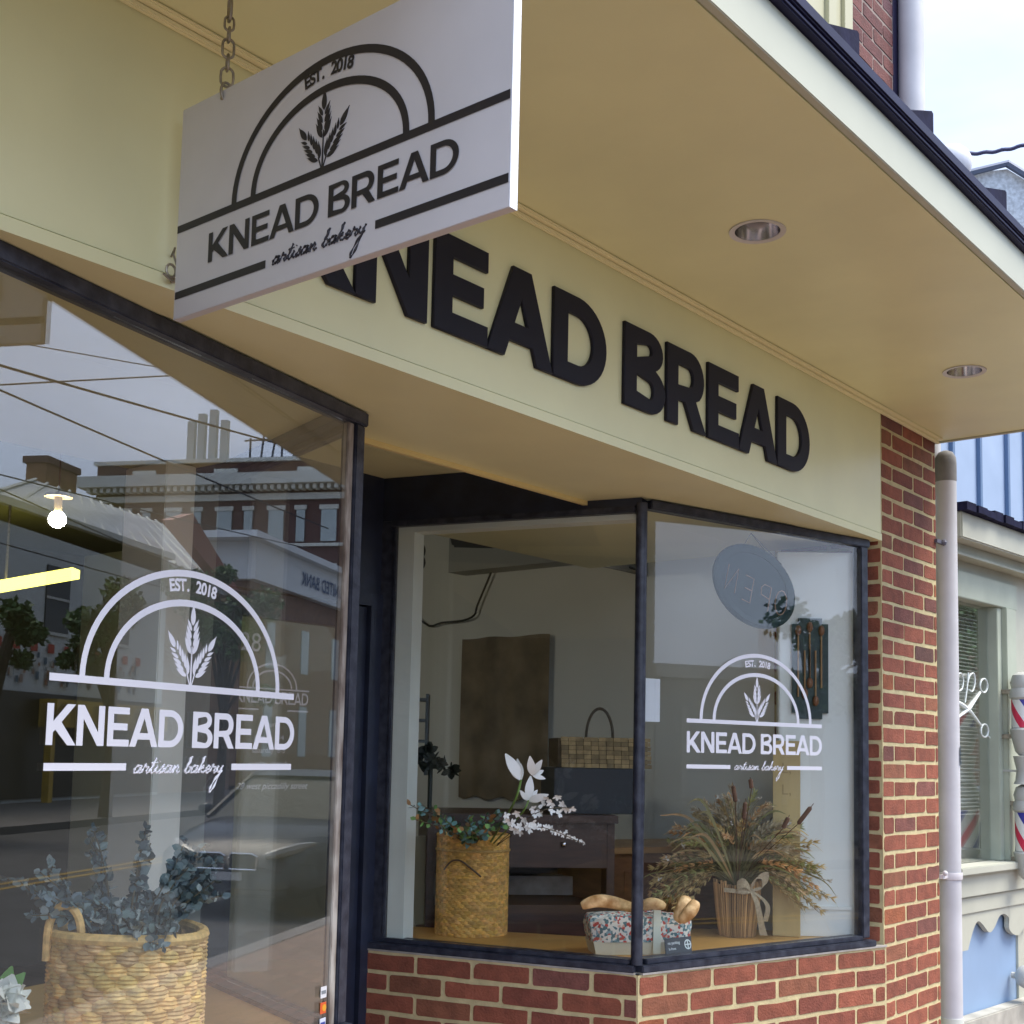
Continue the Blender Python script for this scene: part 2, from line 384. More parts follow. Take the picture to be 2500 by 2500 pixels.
def kernel(b, mtx, x, y, L, Wd, ang, h):
    pts = []
    for i in range(9):
        t = i / 8; pts.append((Wd * sin(pi * min(1, t * 1.08) ** .75) * .5, L * t))
    poly = pts + [(-p[0], p[1]) for p in pts[-2:0:-1]]
    ca, sa = cos(ang), sin(ang)
    b.prism([(x + p[0]*ca - p[1]*sa, y + p[0]*sa + p[1]*ca) for p in poly], -.0002, h, mtx)
def wheat(mtx, H, sx_=1.0):
    b = MB(); m = mtx @ Matrix.Diagonal((H * sx_, H, 1, 1)); n = 0
    def hh():
        nonlocal n; n += 1; return .0003 + n * .00002
    b.prism([(-.016,0),(.016,0),(.012,.5),(-.006,.5)], -.0002, .0003, m)
    def ear(ox, oy, ang, L, sc, rows):
        ux, uy = -sin(ang), cos(ang)
        for i in range(rows):
            d = L * i / rows; f = 1 - .10 * i
            for sd in (1, -1):
                kernel(b, m, ox + ux*d - sd*cos(ang)*.020, oy + uy*d - sd*sin(ang)*.020, .215*sc*f, .060*sc*f, ang + sd*.52, hh())
        kernel(b, m, ox + ux*L*.92, oy + uy*L*.92, .24*sc, .075*sc, ang, hh())
    ear(0, .40, 0, .40, 1.25, 4)
    ear(-.07, .12, .64, .46, 1.12, 5); ear(.07, .12, -.64, .46, 1.12, 5)
    b.prism([(-.03,0),(-.012,0),(-.07,.16),(-.088,.15)], -.0002, .0004, m); b.prism([(.012,0),(.03,0),(.088,.15),(.07,.16)], -.0002, .0004, m)
    return b
def half_ring(b, mtx, cx, cz, rx, rz_, th, k=.0005, n=40):
    vs_ = []
    for i in range(n + 1):
        a = pi * i / n; vs_.append(mtx @ Vector((cx + rx*cos(a), cz + rz_*sin(a), k))); vs_.append(mtx @ Vector((cx + (rx-th)*cos(a), cz + (rz_-th)*sin(a), k)))
    b.add(vs_, [(2*i, 2*i+1, 2*i+3, 2*i+2) for i in range(n)])
def logo(pl_m, m, parent, P, part='decal'):
    """P: keys barc,barh(half width),barz,bart; ac,ar,ah (outer arch); ic,ir,ih (inner); tx,tz,th,tw; script sx,sz,sw; low bars; wheat wx,wh; est"""
    b = MB(); th = P['bart']
    def bar(u0, u1, z0, z1, k=.0006): b.box((u0, z0, 0), (u1, z1, k), 0, pl_m)
    bar(P['bar'][0], P['bar'][1], P['barz'] - th, P['barz'])
    for u0, u1 in P['low']: bar(u0, u1, P['lowz'] - th/2, P['lowz'] + th/2)
    half_ring(b, pl_m, P['ac'], P['barz'], P['ar'], P['ah'], th); half_ring(b, pl_m, P['ic'], P['barz'], P['ir'], P['ih'], th)
    b.build(part + '_bars', m, parent)
    mes, _ = knead(P['th'], P.get('stem', .19), P['tw'])
    join_meshes(part + '_lettering', mes, pl_m @ Matrix.Translation((P['tx'], P['tz'], .0008)), m, parent)
    script_mb(pl_m @ Matrix.Translation((P['sx'], P['sz'], .0004)), P['sw'], P.get('swt', .085)).build(part + '_script', m, parent)
    wheat(pl_m @ Matrix.Translation((P['wx'], P['barz'], .0002)), P['wh'], P.get('wsx', 1.0)).build(part + '_wheat', m, parent)
    mes = []; t = 'EST. 2018'; R = (P['ar'] + P['ir'])/2; H = (P['ah'] + P['ih'])/2 - P['esz'] * .36; cx = (P['ac'] + P['ic'])/2
    for i, c in enumerate(t):
        if c == ' ': continue
        a = pi/2 + P.get('esa', .235) * (1 - 2 * i / (len(t) - 1)); me = text_mesh(c, P['esz'], bold=P['esz'] * .035)
        me.transform(Matrix.Translation((cx + R*cos(a), P['barz'] + H*sin(a), .0007)) @ Matrix.Rotation((a - pi/2) * .8, 4, 'Z')); mes.append(me)
    join_meshes(part + '_date', mes, pl_m, m, parent)

# ================================================================== SETTING: ground
ASPH = mat('asphalt', (.060, .058, .058), .85, noise=.2, nscale=3, bump=.4, bscale=60)
PAVE = mat('paver_brick', (.30, .135, .09), .8, noise=.3, nscale=7, bump=.3, bscale=40)
def paver_material():
    t = PAVE.node_tree; b = t.nodes['Principled BSDF']; br = t.nodes.new('ShaderNodeTexBrick'); co = t.nodes.new('ShaderNodeTexCoord')
    br.inputs['Scale'].default_value = 1; br.inputs['Brick Width'].default_value = .2; br.inputs['Row Height'].default_value = .1; br.inputs['Mortar Size'].default_value = .006
    br.inputs['Color1'].default_value = (.31, .21, .16, 1); br.inputs['Color2'].default_value = (.25, .18, .14, 1); br.inputs['Mortar'].default_value = (.16, .14, .12, 1)
    t.links.new(co.outputs['Object'], br.inputs['Vector']); t.links.new(br.outputs['Color'], b.inputs['Base Color'])
paver_material()
CONC = mat('concrete', (.22, .20, .185), .85, noise=.12, nscale=2, bump=.2)
def struct(name, b, m, kind='structure'): o = b.build(name, m); o['kind'] = kind; return o
struct('ground', MB().quad((-400,-400,-.16),(400,-400,-.16),(400,400,-.16),(-400,400,-.16)), mat('earth', (.16,.15,.13), .95, noise=.2))
struct('street', MB().quad((-60,-10.6,-.14),(160,-10.6,-.14),(160,-.82,-.14),(-60,-.82,-.14)), ASPH)
struct('pavement', MB().box((-60,-.62,-.155),(60,6.5,0)), PAVE)
struct('kerb', MB().box((-60,-.80,-.15),(60,-.622,.002)), CONC)
struct('far_pavement', MB().box((-60,-16,-.15),(160,-10.8,0)).box((-60,-10.79,-.15),(160,-10.62,.002)), mat('far_concrete', (.13, .12, .11), .85, noise=.2, nscale=2))
YEL = mat('road_yellow', (.30, .19, .04), .8, noise=.2)
struct('road_marking', MB().quad((-60,-5.55,-.136),(160,-5.55,-.136),(160,-5.43,-.136),(-60,-5.43,-.136)).quad((-60,-5.85,-.136),(160,-5.85,-.136),(160,-5.73,-.136),(-60,-5.73,-.136)), YEL)

# ================================================================== BAKERY BUILDING
BK = empty('bakery_building', (2.8, 2.0, 0), 'brick bakery storefront with cream fascia, cream canopy and navy framed shop windows', 'building')
b = MB(); b.box((-1.6, YF, 2.4165), (4.523, 2.05, ZT + .01)); b.build('fascia', CREAM, BK)
b = MB(); b.box((-1.6, YF - .004, ZB), (4.523, 2.049, 2.4135)); b.build('fascia_lip', CREAM, BK)
LIGHTS = ((2.785, 1.51), (4.245, 1.50))
me = curve_mesh('canopy_soffit', [[(-1.6, 1.115), (5.135, 1.115), (5.135, 2.11), (-1.6, 2.11)]] + [arc(x, y, .0585, .0585, 0, 352.5, 47) for x, y in LIGHTS], extrude=.006)
me.transform(Matrix.Translation((0, 0, ZT + .006))); me.materials.append(CREAM); link('canopy_soffit', me, BK)
b = MB(); b.box((-1.6, 1.893, ZT - .009), (5.10, YF - .0005, ZT - .0005)); b.box((-1.6, 1.909, ZT - .022), (5.10, YF - .0004, ZT - .0095)); b.build('crown_moulding', mat('moulding_paint', (.84, .78, .48), .3), BK, bevel=.003)
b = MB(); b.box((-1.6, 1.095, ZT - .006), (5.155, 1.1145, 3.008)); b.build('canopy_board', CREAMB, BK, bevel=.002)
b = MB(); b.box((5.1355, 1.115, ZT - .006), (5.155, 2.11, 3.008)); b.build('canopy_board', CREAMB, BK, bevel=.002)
b = MB(); b.box((-1.6, 1.1152, ZT - .008), (5.135, 1.128, ZT - .0006)); b.build('drip_strip', CREAM, BK)
b = MB(); b.box((-1.6, 1.075, 3.009), (5.175, 1.20, 3.022)); b.box((-1.6, 1.068, 3.0225), (5.18, 1.2, 3.052), 0); b.build('roof_edge', ROOF, BK, bevel=.004)
b = MB(); b.add([(-1.6,1.10,3.053),(5.17,1.10,3.053),(5.17,2.10,3.24),(-1.6,2.10,3.24),(-1.6,1.10,3.02),(5.17,1.10,3.02),(5.17,2.10,3.02),(-1.6,2.10,3.02)],
    [(0,1,2,3),(4,7,6,5),(0,4,5,1),(1,5,6,2),(2,6,7,3),(3,7,4,0)]); b.build('canopy_roof', SHINGLE, BK)
for (xa, xb_) in ((1.55, 1.78), (2.33, 2.556), (2.80, 3.0), (3.30, 3.559), (4.0, 4.25)):       # lifted roof flashings along the edge
    b = MB(); z0 = 3.06
    b.add([(xa,1.13,z0),(xb_,1.13,z0),(xb_,1.13,3.187),(xb_-.01,1.13,3.19),(xa,1.13,z0+.05),(xa,1.40,z0+.10),(xb_,1.40,z0+.10),(xb_,1.40,3.23),(xb_-.01,1.40,3.235),(xa,1.40,z0+.16)],
          [(0,1,2,3,4),(9,8,7,6,5),(0,5,6,1),(1,6,7,2),(2,7,8,3),(3,8,9,4),(4,9,5,0)]); b.build('roof_flashing', SHINGLE, BK)
brick_wall('brick_pier', BK, Plane((4.535, YF + .004), 0), 0, .555, 0, ZT, phase=.03, thick=.45, seed=1, ends=(.004, .004))
pv = Plane((4.5345, YF + .004), -90)                   # reveal of the pier, faces the window
brick_wall('pier_reveal', BK, pv, -.45, -.001, 0, ZB + .05, phase=.0, thick=.02, seed=2, ends=(.0, .003))
brick_wall('brick_base', BK, PW.off(.022), -.0125, 1.222, 0, .868, phase=.52, thick=.16, seed=3, ends=(.005, .008))
brick_wall('brick_base', BK, PR.off(.022), -1.02, .0123, 0, .868, phase=.36, thick=.16, seed=4, ends=(.0, .005))
brick_wall('brick_base', BK, PL.off(.022), -3.2, -.002, 0, .868, phase=.1, thick=.16, seed=5)
brick_wall('brick_base', BK, PLR, .0, .95, 0, .868, phase=.1, thick=.16, seed=8)
MG = mat('grey_ledge', (.35, .33, .30), .9, noise=.2, nscale=20, bump=.3)
b = MB(); b.box((-1.02, .8685, -.1), (.0, .8745, .026), 0, PR.frame()); b.box((.002, .8685, -.1), (1.22, .8748, .028), 0, PW.frame()); b.build('mortar_ledge', MG, BK)
# upper storey
UP = Plane((5.10, 2.10), 0)
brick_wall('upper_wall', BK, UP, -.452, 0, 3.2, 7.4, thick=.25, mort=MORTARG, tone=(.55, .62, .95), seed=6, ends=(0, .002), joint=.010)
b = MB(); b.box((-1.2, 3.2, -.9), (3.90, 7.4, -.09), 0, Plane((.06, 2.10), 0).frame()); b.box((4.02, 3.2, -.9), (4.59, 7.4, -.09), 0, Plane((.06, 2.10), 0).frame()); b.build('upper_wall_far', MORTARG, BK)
b = MB()
for (a, c, d) in ((-.535, -.456, .02), (-.63, -.5355, .004), (-.70, -.6305, .028), (-.80, -.7005, .010), (-.90, -.8005, .022)): b.box((a, 3.45, -.08), (c, 7.0, d), 0, UP.frame())
b.build('upper_window_trim', mat('trim_cream', (.46, .44, .28), .5), BK, bevel=.003)
b = MB(); b.box((-1.9, 3.5, -.07), (-.90, 7.0, -.03), 0, UP.frame()); b.build('upper_window_pane', mat('dull_pane', (.10, .13, .15), .1), BK)
# soffit over the shop windows and the recess
b = MB(); b.box((-1.6, 1.93, ZB + .003), (4.533, 2.44, ZB + .03)); b.box((-1.6, 2.4405, ZB + .003), (2.26, 3.3, ZB + .03)); b.box((3.42, 2.4405, ZB + .003), (4.533, 3.3, ZB + .03)); b.build('window_soffit', CREAM, BK)
b = MB(); b.box((2.20, 2.420, ZB - .012), (3.43, 2.434, ZB + .0025)); b.build('soffit_trim', mat('trim_strip', (.80, .66, .30), .4), BK)
b = MB(); b.box((2.0, 2.4345, 2.52), (3.6, 3.6, 2.54)); b.build('recess_ceiling', CREAM, BK)
b = MB(); b.box((2.24, 2.4345, ZB + .031), (3.44, 2.4405, 2.519)); b.build('recess_upstand', CREAM, BK)
# navy headers above the returns and the door wall
b = MB(); b.box((-1.05, 2.363, -.05), (.0, 2.519, .004), 0, PR.frame()); b.build('return_header', NAVY, BK)
b = MB(); b.box((.0, 2.363, -.05), (1.0, 2.519, .004), 0, PLR.frame()); b.build('return_header', NAVY, BK)
YD = 3.165
b = MB(); b.box((2.36, YD, 2.10), (3.14, YD + .06, 2.519)); b.build('door_header', NAVY, BK)
b = MB(); b.box((3.045, YD - .01, 0), (3.125, YD + .06, 2.0995)); b.box((2.37, YD - .01, 0), (2.43, YD + .06, 2.0995)); b.box((2.4305, YD - .01, 2.055), (3.0445, YD + .06, 2.0995)); b.build('door_frame', NAVY, BK)
DR = MB(); DR.box((2.432, YD + .01, .02), (2.50, YD + .05, 2.05)); DR.box((2.975, YD + .01, .02), (3.043, YD + .05, 2.05)); DR.box((2.501, YD + .01, 1.97), (2.974, YD + .05, 2.05)); DR.box((2.501, YD + .01, .02), (2.974, YD + .05, .28))
DR = DR.build('shop_door', NAVY, BK)
b = MB(); b.box((2.5005, YD + .025, .281), (2.9745, YD + .031, 1.969)); b.build('door_glass', GLASSW, DR)
b = MB(); b.tube([(2.935, YD - .03, .95), (2.935, YD - .03, 1.2)], .01, 8); b.tube([(2.935, YD - .03, .97), (2.935, YD + .02, .97)], .007, 6); b.tube([(2.935, YD - .03, 1.18), (2.935, YD + .02, 1.18)], .007, 6); b.build('door_handle', STEEL, DR)
dm = Plane((2.64, YD + .024), 0).frame()
for tx, sz, x, z, sh in (('28', .085, -.09, 1.86, 0), ('28 west piccadilly street', .030, .02, 1.42, .4), ('hours', .026, 0, 1.62, .3), ('tues-fri  7-4', .026, 0, 1.578, 0), ('saturday  8-3', .026, 0, 1.536, 0), ('sunday  closed', .026, 0, 1.494, 0)):
    join_meshes('door_writing', [place_mesh(text_mesh(tx, sz, shear=sh), Matrix.Translation((x, z, 0)))], dm, WHITEV, DR)
kn, kw = knead(.04, .19, .30)
for x in kn: x.transform(Matrix.Translation((-.14, 1.695, 0)))
join_meshes('door_lettering', kn, dm, WHITEV, DR)
b = MB(); half_ring(b, dm, .005, 1.745, .105, .082, .006); half_ring(b, dm, .005, 1.745, .083, .06, .006); b.box((-.14, 1.740, 0), (.16, 1.745, .0006), 0, dm); b.box((-.14, 1.672, 0), (-.05, 1.677, .0006), 0, dm); b.box((.07, 1.672, 0), (.16, 1.677, .0006), 0, dm); b.build('door_decal', WHITEV, DR)

# ---- right shop window
RW = MB(); f = PW.frame()
RW.box((.03, 2.356, -.03), (1.15, 2.385, .016), 0, f)                    # head
RW.box((1.102, .905, -.03), (1.142, 2.3555, .012), 0, f)                # right jamb
RW.box((.0, .875, -.05), (1.158, .897, .030), 0, f); RW.box((.03, .8973, -.045), (1.1015, .914, .014), 0, f)
RW = RW.build('shop_window', NAVYF, BK, bevel=.003)
b = MB(); b.box((.018, .9145, -.006), (1.101, 2.3555, 0), 0, f); b.build('glass_pane', GLASSW, RW)
b = MB(); pm = Matrix.Translation(Vector((CORNER[0], CORNER[1], 0))) @ Matrix.Rotation(radians(-44), 4, 'Z')
b.lathe([(.019, .898), (.019, 2.372)], 12, pm, sx_=1.0, sy_=1.0); b.build('corner_post', NAVYF, RW, smooth=True)
PWm = PW.frame(0, 0, .0012)
logo(PWm, WHITEV, RW, dict(bar=(.208, .886), barz=1.679, bart=.0135, low=((.209, .415), (.700, .886)), lowz=1.521, ac=.549, ar=.281, ah=.235, ic=.547, ir=.218, ih=.168,
     tx=.209, tz=1.567, th=.070, tw=.677, stem=.215, sx=.432, sz=1.512, sw=.245, wx=.545, wh=.150, wsx=.92, esz=.030, esa=.22))
# ---- its return beside the door (u runs from -0.9 at the door to 0 at the corner)
RR = MB(); f = PR.frame()
RR.box((-.925, 2.342, -.03), (-.02, 2.3625, .012), 0, f); RR.box((-.98, .875, -.05), (-.0, .897, .028), 0, f); RR.box((-.93, .8973, -.045), (-.02, .912, .012), 0, f)
RR.box((-1.02, .8755, -.03), (-.915, 2.362, .0055), 0, f); RR.box((-.914, .9125, -.012), (-.904, 2.341, .010), 0, f)
RR = RR.build('return_window', NAVYF, BK, bevel=.003)
b = MB(); b.box((-.9035, .9125, -.006), (-.018, 2.3415, 0), 0, f); b.build('glass_pane', GLASSW, RR)
b = MB(); b.box((-.905, .905, -.085), (-.842, 2.341, -.012), 0, f); b.box((-.8415, 2.322, -.075), (-.03, 2.341, -.012), 0, f); b.build('white_jamb', WHITEP, RR)
# ---- left shop window
LW = MB(); f = PL.frame()
LW.box((-3.2, 2.352, -.03), (.004, 2.386, .018), 0, f); LW.box((-3.2, .875, -.05), (.004, .905, .03), 0, f)
LW.box((-.040, .905, -.03), (-.002, 2.3515, .012), 0, f)
LW = LW.build('big_shop_window', NAVYF, BK, bevel=.003)
b = MB(); b.box((-3.2, .9055, -.006), (-.048, 2.3515, 0), 0, f); b.build('glass_pane', GLASSL, LW)
b = MB(); b.box((-.0645, .906, -.012), (-.0405, 2.351, .004), 0, f); b.build('worn_channel', mat('worn_channel', (.20, .14, .10), .6, noise=.5, nscale=25, col2=(.34, .32, .28), stretch=(1,1,.3), bump=.3), LW, bevel=.002)
PLm = Plane((1.5, 2.0947), 13.9, .0012).frame()
logo(PLm, WHITEV, LW, dict(bar=(-.339, .387), barz=1.674, bart=.0135, low=((-.341, -.139), (.174, .386)), lowz=1.510, ac=.031, ar=.300, ah=.230, ic=.026, ir=.234, ih=.170,
     tx=-.340, tz=1.548, th=.073, tw=.733, stem=.215, sx=-.120, sz=1.498, sw=.262, wx=.032, wh=.155, esz=.034, esa=.235))
PS = PL.off(.0015)
for i, (c1, c2) in enumerate((((.8,.8,.8), (.25,.28,.3)), ((.75,.12,.03), (.85,.40,.03)), ((.75,.78,.85), (.05,.08,.35)), ((.10,.30,.75), (.8,.85,.9)))):
    z = .988 - i * .036; b = MB(); b.box((-.098, z - .013, 0), (-.074, z + .013, .0006), 0, PS.frame()); st = b.build('card_sticker', mat('sticker%d' % i, c1, .4), LW)
    b = MB(); m_ = PS.frame()
    if i == 1: b.prism(arc(-.082, z, .008, .008, 0, 345, 14), .0006, .0012, m_)
    else: b.box((-.095, z - .004, .0005), (-.077, z + .004, .0012), 0, m_)
    b.build('sticker_mark', mat('sticker_mark%d' % i, c2, .4), st)
# ---- left return
LR = MB(); f = PLR.frame()
LR.box((0, 2.342, -.02), (.9, 2.3625, .012), 0, f); LR.box((0, .875, -.05), (.9, .897, .028), 0, f); LR.box((.90, .8755, -.03), (.95, 2.362, .006), 0, f)
LR.box((.004, .8973, -.02), (.022, 2.3415, .012), 0, f)
LR = LR.build('return_window', NAVYF, BK, bevel=.003)
b = MB(); b.box((.023, .8975, -.006), (.899, 2.3415, 0), 0, f); b.build('glass_pane', GLASSW, LR)
# white corner column inside the left window
b = MB(); b.box((2.2405, 3.125, .885), (2.352, 3.30, 2.386)); b.build('shaded_column_face', mat('shaded_column_face', (.24, .27, .26), .6, noise=.05), BK)  # shaded side of the white column, its shade put into the grey colour
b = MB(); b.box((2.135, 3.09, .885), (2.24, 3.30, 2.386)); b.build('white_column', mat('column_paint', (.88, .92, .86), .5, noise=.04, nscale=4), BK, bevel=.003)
# display floors and interior shell
b = MB()
b.add([PW.P(.0, .899, -.05), PW.P(1.13, .899, -.05), (4.40, 2.34, .899), (4.22, 2.55, .899), (3.76, 2.66, .899), (3.42, 3.38, .899), (3.14, 3.2, .899)], [tuple(range(7))])
b.add([PW.P(.0, .870, -.05), PW.P(1.13, .870, -.05), (4.40, 2.34, .870), (4.22, 2.55, .870), (3.76, 2.66, .870), (3.42, 3.38, .870), (3.14, 3.2, .870)], [tuple(range(7))[::-1]])
for i in range(7):
    j = (i + 1) % 7; b.add([b.v[i], b.v[j], b.v[7 + j], b.v[7 + i]], [(0, 1, 2, 3)])
b.build('display_floor', WOOD, BK)
b = MB(); pts = [PL.P(-3.1, 0, -.05), PL.P(-.01, 0, -.05), PLR.P(.02, 0, -.05), PLR.P(.85, 0, -.05), Vector((2.1, 3.3, 0)), Vector((-.9, 2.6, 0))]
b.prism([(p.x, p.y) for p in pts], .86, .885); b.build('display_floor', WOOD, BK)
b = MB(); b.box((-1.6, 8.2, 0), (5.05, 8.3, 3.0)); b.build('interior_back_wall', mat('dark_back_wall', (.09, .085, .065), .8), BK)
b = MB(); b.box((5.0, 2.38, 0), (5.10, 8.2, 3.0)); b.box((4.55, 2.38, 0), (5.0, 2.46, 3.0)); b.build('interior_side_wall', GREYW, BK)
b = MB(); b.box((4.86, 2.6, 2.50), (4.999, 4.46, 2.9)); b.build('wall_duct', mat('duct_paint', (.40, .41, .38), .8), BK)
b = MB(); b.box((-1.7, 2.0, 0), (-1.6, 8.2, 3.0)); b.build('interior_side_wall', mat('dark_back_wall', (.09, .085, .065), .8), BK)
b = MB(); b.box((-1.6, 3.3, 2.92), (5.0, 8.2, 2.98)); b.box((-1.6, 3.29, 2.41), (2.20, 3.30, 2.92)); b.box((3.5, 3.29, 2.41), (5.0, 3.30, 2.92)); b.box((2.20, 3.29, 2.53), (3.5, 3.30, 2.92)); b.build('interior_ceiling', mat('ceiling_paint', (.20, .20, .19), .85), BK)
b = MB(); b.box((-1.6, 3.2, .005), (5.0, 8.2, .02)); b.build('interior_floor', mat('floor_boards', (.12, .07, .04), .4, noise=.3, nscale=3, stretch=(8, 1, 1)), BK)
# white panelled door leaf at the right of the display
PP = Plane((4.475, 1.995), -54); f = PP.frame()
b = MB(); b.box((-.30, .90, -.04), (0, 2.34, 0), 0, f); pn = b.build('display_side_panel', PANELW, BK)
b = MB(); b.box((-.022, 1.0, .0003), (-.012, 2.25, .008), 0, f); b.box((-.285, 1.0, .0003), (-.0225, 1.012, .008), 0, f); b.box((-.296, 1.0, .0003), (-.286, 2.25, .008), 0, f); b.build('panel_moulding', PANELW, pn)

# ---- wall lettering
WL = empty('wall_lettering', (2.8, YF, 2.516), 'big raised black KNEAD BREAD letters on the cream fascia', 'letters')
res, tot = letters('KNEAD BREAD', .245); kx = 2.36 / tot
for ch, x, lps in res:
    me = curve_mesh('letter', [[((x + px) * kx, py * .229) for px, py in lp] for lp in lps], extrude=.0035, bevel=.0022)
    me.transform(Plane((1.540, YF - .0062), 0).frame(0, 2.516)); me.materials.append(BLACK); link('letter', me, WL)

# ---- downlights
def downlight(x, y, label):
    t = empty('recessed_light', (x, y, ZT), label, 'ceiling light', 'recessed lights in the canopy soffit')
    m_ = Matrix.Translation((x, y, 0))
    b = MB(); b.lathe([(.058, ZT - .0015), (.072, ZT - .004), (.073, ZT - .001), (.058, ZT - .0005)], 40, m_, caps=False); b.build('trim_ring', mat('ring_white', (.6, .58, .56), .4), t, smooth=True)
    b = MB(); b.lathe([(.0575, ZT - .001), (.055, ZT + .025), (.048, ZT + .055), (.040, ZT + .075), (.001, ZT + .076)], 40, m_, caps=False); b.build('reflector', CHROME, t, smooth=True)
    b = MB(); b.lathe([(.001, ZT + .030), (.020, ZT + .032), (.030, ZT + .042), (.026, ZT + .06), (.014, ZT + .074)], 24, m_, caps=False); b.build('lamp_bulb', mat('dull_bulb', (.5, .5, .52), .25), t, smooth=True)
    return t
downlight(2.785, 1.51, 'larger looking round recessed downlight in the soffit above the letters of BREAD')
downlight(4.245, 1.50, 'small round recessed downlight in the soffit near the right end of the canopy')

# ---- hanging sign
XS = 1.30
HS = empty('hanging_sign', (XS, 1.49, 2.316), 'flat white Knead Bread artisan bakery board hanging by chains under the canopy', 'sign')
b = MB(); b.box((XS, 1.096, 2.317), (XS + .017, 1.884, 2.714)); b.build('sign_board', SIGNW, HS, bevel=.0008)
b = MB(); b.box((XS + .0002, 1.0945, 2.317), (XS + .0168, 1.0958, 2.714)); b.build('edge_strip', SIGNE, HS)
sm = Matrix((Vector((0, -1, 0)), Vector((0, 0, 1)), Vector((-1, 0, 0)))).transposed().to_4x4(); sm.translation = Vector((XS - .0006, 1.49, 0))
logo(sm, SIGNB, HS, dict(bar=(-.392, .3925), barz=2.4915, bart=.0135, low=((-.390, -.138), (.125, .3925)), lowz=2.3605, ac=.0045, ar=.2415, ah=.188, ic=.004, ir=.189, ih=.139,
     tx=-.297, tz=2.4005, th=.0535, tw=.594, stem=.205, sx=-.121, sz=2.3545, sw=.222, wx=-.004, wh=.126, esz=.030, esa=.235), part='sign')
def chain(y, z0, z1, seed=0):
    g = MB(); rnd = random.Random(seed)
    ch = None; z = z1; i = 0; specs = [(.050, .0125, .0030), (.027, .009, .0022), (.027, .009, .0022), (.036, .011, .0024), (.03, .010, .0022), (.036, .012, .0024)]
    parts = []
    for i, (h, w_, r) in enumerate(specs):
        if z - h < z0 - .03: h = max(z - z0 + .012, .02)
        a = (pi/2 if i % 2 else 0) + .5; pts = []
        for k in range(20):
            t = 2 * pi * k / 20; px = w_ * cos(t); pz = (h/2 - w_) * (1 if sin(t) > 0 else -1) * (1 if abs(sin(t)) > .01 else 0) + w_ * sin(t)
            pts.append(Vector((XS + .008 + px * sin(a) * .9, y + px * cos(a), z - h/2 + pz)))
        parts.append((pts, r)); z -= h - 2.2 * r * 1.2
        if z < z0 - .005: break
    return parts
for y, lb in ((1.768, 0), (1.21, 1)):
    root = None
    for i, (pts, r) in enumerate(chain(y, 2.700, ZT - .004)):
        bb = MB(); bb.tube(pts, r, 8, closed=True)
        if i == 0: bb.lathe([(.006, ZT - .012), (.012, ZT - .0015)], 12, Matrix.Translation((XS + .008, y, 0)))
        if root is None: root = bb.build('chain', STEEL, HS, smooth=True)
        else: bb.build('chain_link', STEEL, root, smooth=True)
    bb = MB(); bb.tube([Vector((XS + .008 + .013 * cos(t), y - .002, 2.712 + .018 * sin(t))) for t in [2*pi*k/20 for k in range(20)]], .0025, 8, closed=True); bb.lathe([(.0045, -.0013), (.0045, 0)], 10, Matrix.Translation((XS - .0002, y, 2.700)) @ Matrix.Rotation(pi/2, 4, 'Y')); bb.build('chain_link', STEEL, root, smooth=True)
# hook on the fascia behind the sign
p = hy(415, 672, YF); b = MB()
b.tube([p + Vector((0, -.001, .035)), p + Vector((-.006, -.02, .045)), p + Vector((-.012, -.025, .03)), p + Vector((-.004, -.025, .012)), p + Vector((.006, -.02, .002))], .002, 6)
b.tube([p + Vector((-.012 + .010 * cos(t), -.02, -.0 + .012 * sin(t))) for t in [2*pi*k/14 for k in range(14)]], .0024, 6, closed=True)
b.tube([p + Vector((.004, -.001, -.012)), p + Vector((-.01, -.02, -.018)), p + Vector((-.028, -.02, -.010))], .0022, 6); b.ball(p + Vector((.0, -.01, -.012)), .006, 8)
tag(b.build('wall_hook', STEEL), 'small twisted metal hook on the fascia beside the hanging sign', 'hook')

# ---- downspouts
def curve_pts(P, n=6): return smooth([tuple(p) for p in P], n)
DS = empty('downspout', (5.20, 1.945, 0), 'round white downspout with grey grime running down beside the brick pier', 'downspout')
px, py = 5.188, 1.918
b = MB(); b.tube([(px, py, .0), (px, py, .52)], .047, 20); b.build('pipe_foot', mat('pipe_old', (.62, .66, .60), .55, noise=.1), DS, smooth=True)
b = MB(); b.tube([(px, py, .5), (px, py, 1.2), (px, py, 2.0), (px, py, 2.76)], .0435, 24); b.build('pipe_body', PIPE, DS, smooth=True)
GRIME = mat('pipe_grime', (.34, .33, .31), .8, noise=.4, nscale=14, col2=(.10, .10, .10), stretch=(1, 1, .5))
b = MB(); b.lathe([(.0436, 2.735), (.0446, 2.74), (.0448, 2.81), (.042, 2.84), (.030, 2.862), (.012, 2.87)], 24, Matrix.Translation((px, py, 0))); b.build('grimy_elbow', GRIME, DS, smooth=True)
b = MB(); b.tube([(px + .012, py + .07, 2.70), (px + .012, py + .07, 3.1)], .043, 20); b.build('pipe_upper', PIPE, DS, smooth=True)
b = MB(); b.lathe([(.0475, 1.075), (.049, 1.08), (.049, 1.10), (.0475, 1.105)], 24, Matrix.Translation((px, py, 0)), caps=False); b.box((px - .10, py - .008, 1.082), (px - .045, py + .008, 1.098)); b.ball((px - .088, py - .012, 1.105), .011, 10); b.build('pipe_strap', mat('strap', (.62, .6, .62), .4), DS, smooth=True)
b = MB(); b.box((px - .12, py - .006, 2.46), (px - .04, py + .006, 2.475)); b.ball((px - .06, py - .01, 2.467), .014, 8); b.build('pipe_bracket', mat('bracket', (.12, .12, .16), .5), DS)
